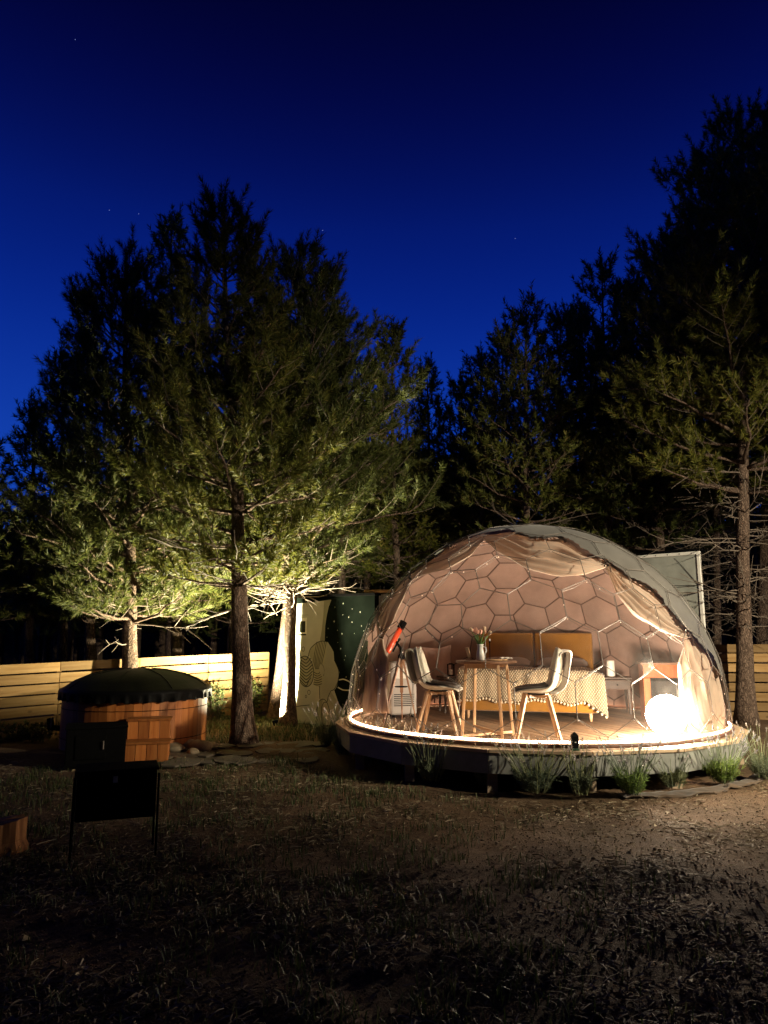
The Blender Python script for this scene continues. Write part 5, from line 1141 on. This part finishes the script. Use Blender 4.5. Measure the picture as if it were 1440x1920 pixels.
# coloured flowers at the tip of the deck
fp = G(652, 1405); fw = thing('flower_stakes', 'small bunch of green blue and red garden flowers at the tip of the deck', 'flowers', (fp[0], fp[1], 0))
for i, (c, dx, z) in enumerate((((0.04, 0.25, 0.10), 0.03, 0.30), ((0.20, 0.34, 0.40), -0.05, 0.26), ((0.45, 0.06, 0.03), 0.08, 0.22), ((0.5, 0.36, 0.08), 0.0, 0.20), ((0.24, 0.34, 0.42), -0.02, 0.17))):
    MB().tube([(dx * 0.3, 0, 0), (dx, -0.01 * i, z)], 0.003, 5).build('stem', M['stem'], fw); mb = MB()
    for k in range(6): q = 2 * PI * k / 6; mb.prism([(dx, -0.01 * i - 0.01, z), (dx + 0.034 * math.cos(q - 0.4), -0.01 * i - 0.02, z + 0.034 * math.sin(q - 0.4)), (dx + 0.045 * math.cos(q), -0.01 * i - 0.024, z + 0.045 * math.sin(q)), (dx + 0.034 * math.cos(q + 0.4), -0.01 * i - 0.02, z + 0.034 * math.sin(q + 0.4))], (0, -0.003, 0.001))
    mb.build('flower_head', plain('flower_paint_%d' % i, c, 0.5), fw)
# climbers on the fence beside the tub
for u, v, w, lab in ((398, 1340, 0.30, 'dark climber growing against the fence beside the hot tub'), (470, 1352, 0.22, 'low dark shrub at the fence beside the thick pine trunk'), (50, 1392, 0.5, 'low scrub at the foot of the fence by the tub heater')):
    d = {398: 12.0, 470: 12.6, 50: 9.9}[u]; p = P(u, v, d); t = thing('fence_shrub', lab, 'shrub', (p[0], p[1], 0)); n = 220
    hgt = 0.55 if u != 50 else 0.2; B = np.stack([rng.normal(size=n) * w * 0.45, rng.normal(size=n) * 0.10, rng.random(n) * hgt], -1); dv = rng.normal(size=(n, 3)) + np.array([0, -0.3, 0.4]); dv /= np.linalg.norm(dv, axis=1)[:, None]
    V = needles(B, dv, np.full(n, 0.04), 8, 0.05, 0.022); put('foliage', mesh_np('foliage', V, np.arange(len(V)).reshape(-1, 3), M['grass']), t)['kind'] = 'stuff'
    V, F = batch_tubes(np.stack([np.stack([b * 0 + np.array([b[0] * 0.3, 0, 0]), b * 0.5, b], 0) for b in B[:40]]), np.tile(np.array([0.005, 0.004, 0.002]), (40, 1)), 4); put('stems', mesh_np('stems', V, F, M['twig']), t)['kind'] = 'stuff'
# ground litter
def offdeck(p): return np.hypot(p[:, 0] - DC[0], p[:, 1] - DC[1]) > 2.52
n = 18000; y = 2.0 + 5.6 * rng.random(n) ** 1.15; x = rng.uniform(-0.62, 0.62, n) * (y + 0.6); p = np.stack([x, y, ground_h(x, y)], -1); p = p[offdeck(p)]; m = len(p)
r = rng.uniform(0.003, 0.008, m) * (1 + 1.3 * (rng.random(m) < 0.03)); oc = np.array([[1, 0, 0], [0, 1, 0], [-1, 0, 0], [0, -1, 0], [0, 0, 0.8], [0, 0, -0.8]]); V = p[:, None] + oc[None] * r[:, None, None] * rng.uniform(0.55, 1.35, (m, 6, 1)) + np.array([0, 0, 0.003])
fo_ = np.array([[0, 1, 4], [1, 2, 4], [2, 3, 4], [3, 0, 4], [1, 0, 5], [2, 1, 5], [3, 2, 5], [0, 3, 5]]); F = (np.arange(m)[:, None, None] * 6 + fo_[None]).reshape(-1, 3)
tag(put('soil_clods', mesh_np('soil_clods', V.reshape(-1, 3), F, M['clod'])), 'loose clods and crumbs of soil over the ground', 'soil', None, 'stuff')
n = 70000; y = 2.0 + 6.5 * rng.random(n) ** 1.2; x = rng.uniform(-0.62, 0.62, n) * (y + 0.6); k = rng.random(n) < np.clip((vnoise(x * 1.7 + 3, y * 1.7, 21) * 0.6 + vnoise(x * 5 + 3, y * 5, 22) * 0.6 - 0.38) * 2.2, 0.03, 1) ** 1.5; x = x[k]; y = y[k]; p = np.stack([x, y, ground_h(x, y) + 0.006], -1); p = p[offdeck(p)][:34000]; m = len(p)
az = rng.random(m) * 2 * PI; ln = rng.uniform(0.02, 0.075, m) * (1 + (rng.random(m) < 0.04)); cur = rng.normal(size=m) * 0.25; w = rng.uniform(0.0012, 0.0028, m)
t_ = np.linspace(0, 1, 4); ang = az[:, None] + cur[:, None] * t_[None] * 3; el = np.abs(rng.normal(size=m) * 0.25)
step_ = np.stack([np.cos(ang), np.sin(ang), np.sin(el)[:, None] * np.cos(t_ * 2.2)[None]], -1) * (ln / 3)[:, None, None]; pos = p[:, None] + np.cumsum(step_, 1)
sd2 = np.stack([-np.sin(az), np.cos(az), rng.normal(size=m) * 0.6], -1); sd2 *= (w * 1.3 / np.linalg.norm(sd2, axis=1))[:, None]
V = np.stack([pos - sd2[:, None], pos + sd2[:, None]], 2).reshape(-1, 3); i8 = (np.arange(m) * 8)[:, None, None]; F = (i8 + np.array([[0, 1, 3, 2], [2, 3, 5, 4], [4, 5, 7, 6]])[None]).reshape(-1, 4); tag(put('dry_straw', mesh_np('dry_straw', V, F, M['straw'])), 'dry straw and pine needle litter strewn over the ground', 'straw', None, 'stuff')
n = 900; y = 2.0 + 6.0 * rng.random(n); x = rng.uniform(-0.62, 0.62, n) * (y + 0.6); p = np.stack([x, y, ground_h(x, y) + 0.012], -1); p = p[offdeck(p)]; m = len(p); az = rng.random(m) * 2 * PI; L = rng.uniform(0.012, 0.032, m)[:, None]; d = np.stack([np.cos(az), np.sin(az), rng.normal(size=m) * 0.25], -1); s = np.stack([-np.sin(az), np.cos(az), rng.normal(size=m) * 0.3], -1); u_ = np.array([0, 0, 1.0])
V = np.stack([p - d * L, p - d * L * 0.2 + s * L * 0.45 + u_ * L * 0.25, p + d * L, p - d * L * 0.2 - s * L * 0.45 + u_ * L * 0.25], 1).reshape(-1, 3); o4 = (np.arange(m) * 4)[:, None]
tag(put('dead_leaves', mesh_np('dead_leaves', V, np.concatenate([o4 + np.array([[0, 1, 2]]), o4 + np.array([[0, 2, 3]])]), M['straw'])), 'small dry leaves scattered over the ground', 'leaves', None, 'stuff')
def blades(n, xs, ys, h, w, name, lab, mask=None, clump=0.0):
    if clump:
        c = np.stack([rng.uniform(*xs, int(n / 26)), rng.uniform(*ys, int(n / 26))], -1); q = c[rng.integers(0, len(c), n)] + rng.normal(size=(n, 2)) * clump; x, y = q[:, 0], q[:, 1]
    else: x = rng.uniform(*xs, n); y = rng.uniform(*ys, n)
    p = np.stack([x, y, ground_h(x, y)], -1); k = offdeck(p)
    if mask is not None: k &= mask(p)
    p = p[k]; m = len(p); az = rng.random(m) * 2 * PI; hh = h * rng.uniform(0.35, 1.15, m); be = rng.uniform(0.1, 0.9, m); d = np.stack([np.cos(az), np.sin(az), 0 * az], -1); s = np.stack([-np.sin(az), np.cos(az), 0 * az], -1) * w / 2; z = np.array([0, 0, 1.0])
    a = p; b = p + d * (hh * be * 0.35)[:, None] + z * (hh * 0.6)[:, None]; c = p + d * (hh * be)[:, None] + z * (hh * (1 - 0.25 * be))[:, None]
    V = np.stack([a - s, a + s, b + s * 0.7, b - s * 0.7, c], 1).reshape(-1, 3); o5 = (np.arange(m) * 5)[:, None]; F = np.concatenate([o5 + np.array([[0, 1, 2]]), o5 + np.array([[0, 2, 3]]), o5 + np.array([[3, 2, 4]])])
    return tag(put(name, mesh_np(name, V, F, M['grass'])), lab, 'grass', None, 'stuff')
blades(16000, (-3.6, 1.6), (2.0, 8.3), 0.075, 0.006, 'grass_tufts', 'sparse tufts of grass over the dark half of the ground', lambda p: p[:, 0] < 0.9 - 0.12 * (p[:, 1] - 4) + rng.normal(size=len(p)) * 0.5, 0.07)
blades(9000, (-3.2, -0.2), (9.6, 12.6), 0.08, 0.008, 'lit_grass', 'short green grass round the foot of the spotlit pine')
# a few faint stars
for u, v in ((205, 394), (605, 432), (945, 562), (141, 74), (260, 401), (966, 447)):
    p = P(u, v, 900); r = 0.45; o = MB().lathe([(r * math.sin(q), -r * math.cos(q)) for q in np.linspace(0, PI, 5)], 6).build('star', emis('star_glow', (0.75, 0.82, 1.0), 0.3) if 'star_glow' not in bpy.data.materials else bpy.data.materials['star_glow'], None, smooth=True)
    o.location = Vector([float(c) for c in p]); tag(o, 'faint pinpoint star in the deep blue night sky', 'star', 'stars in the night sky')
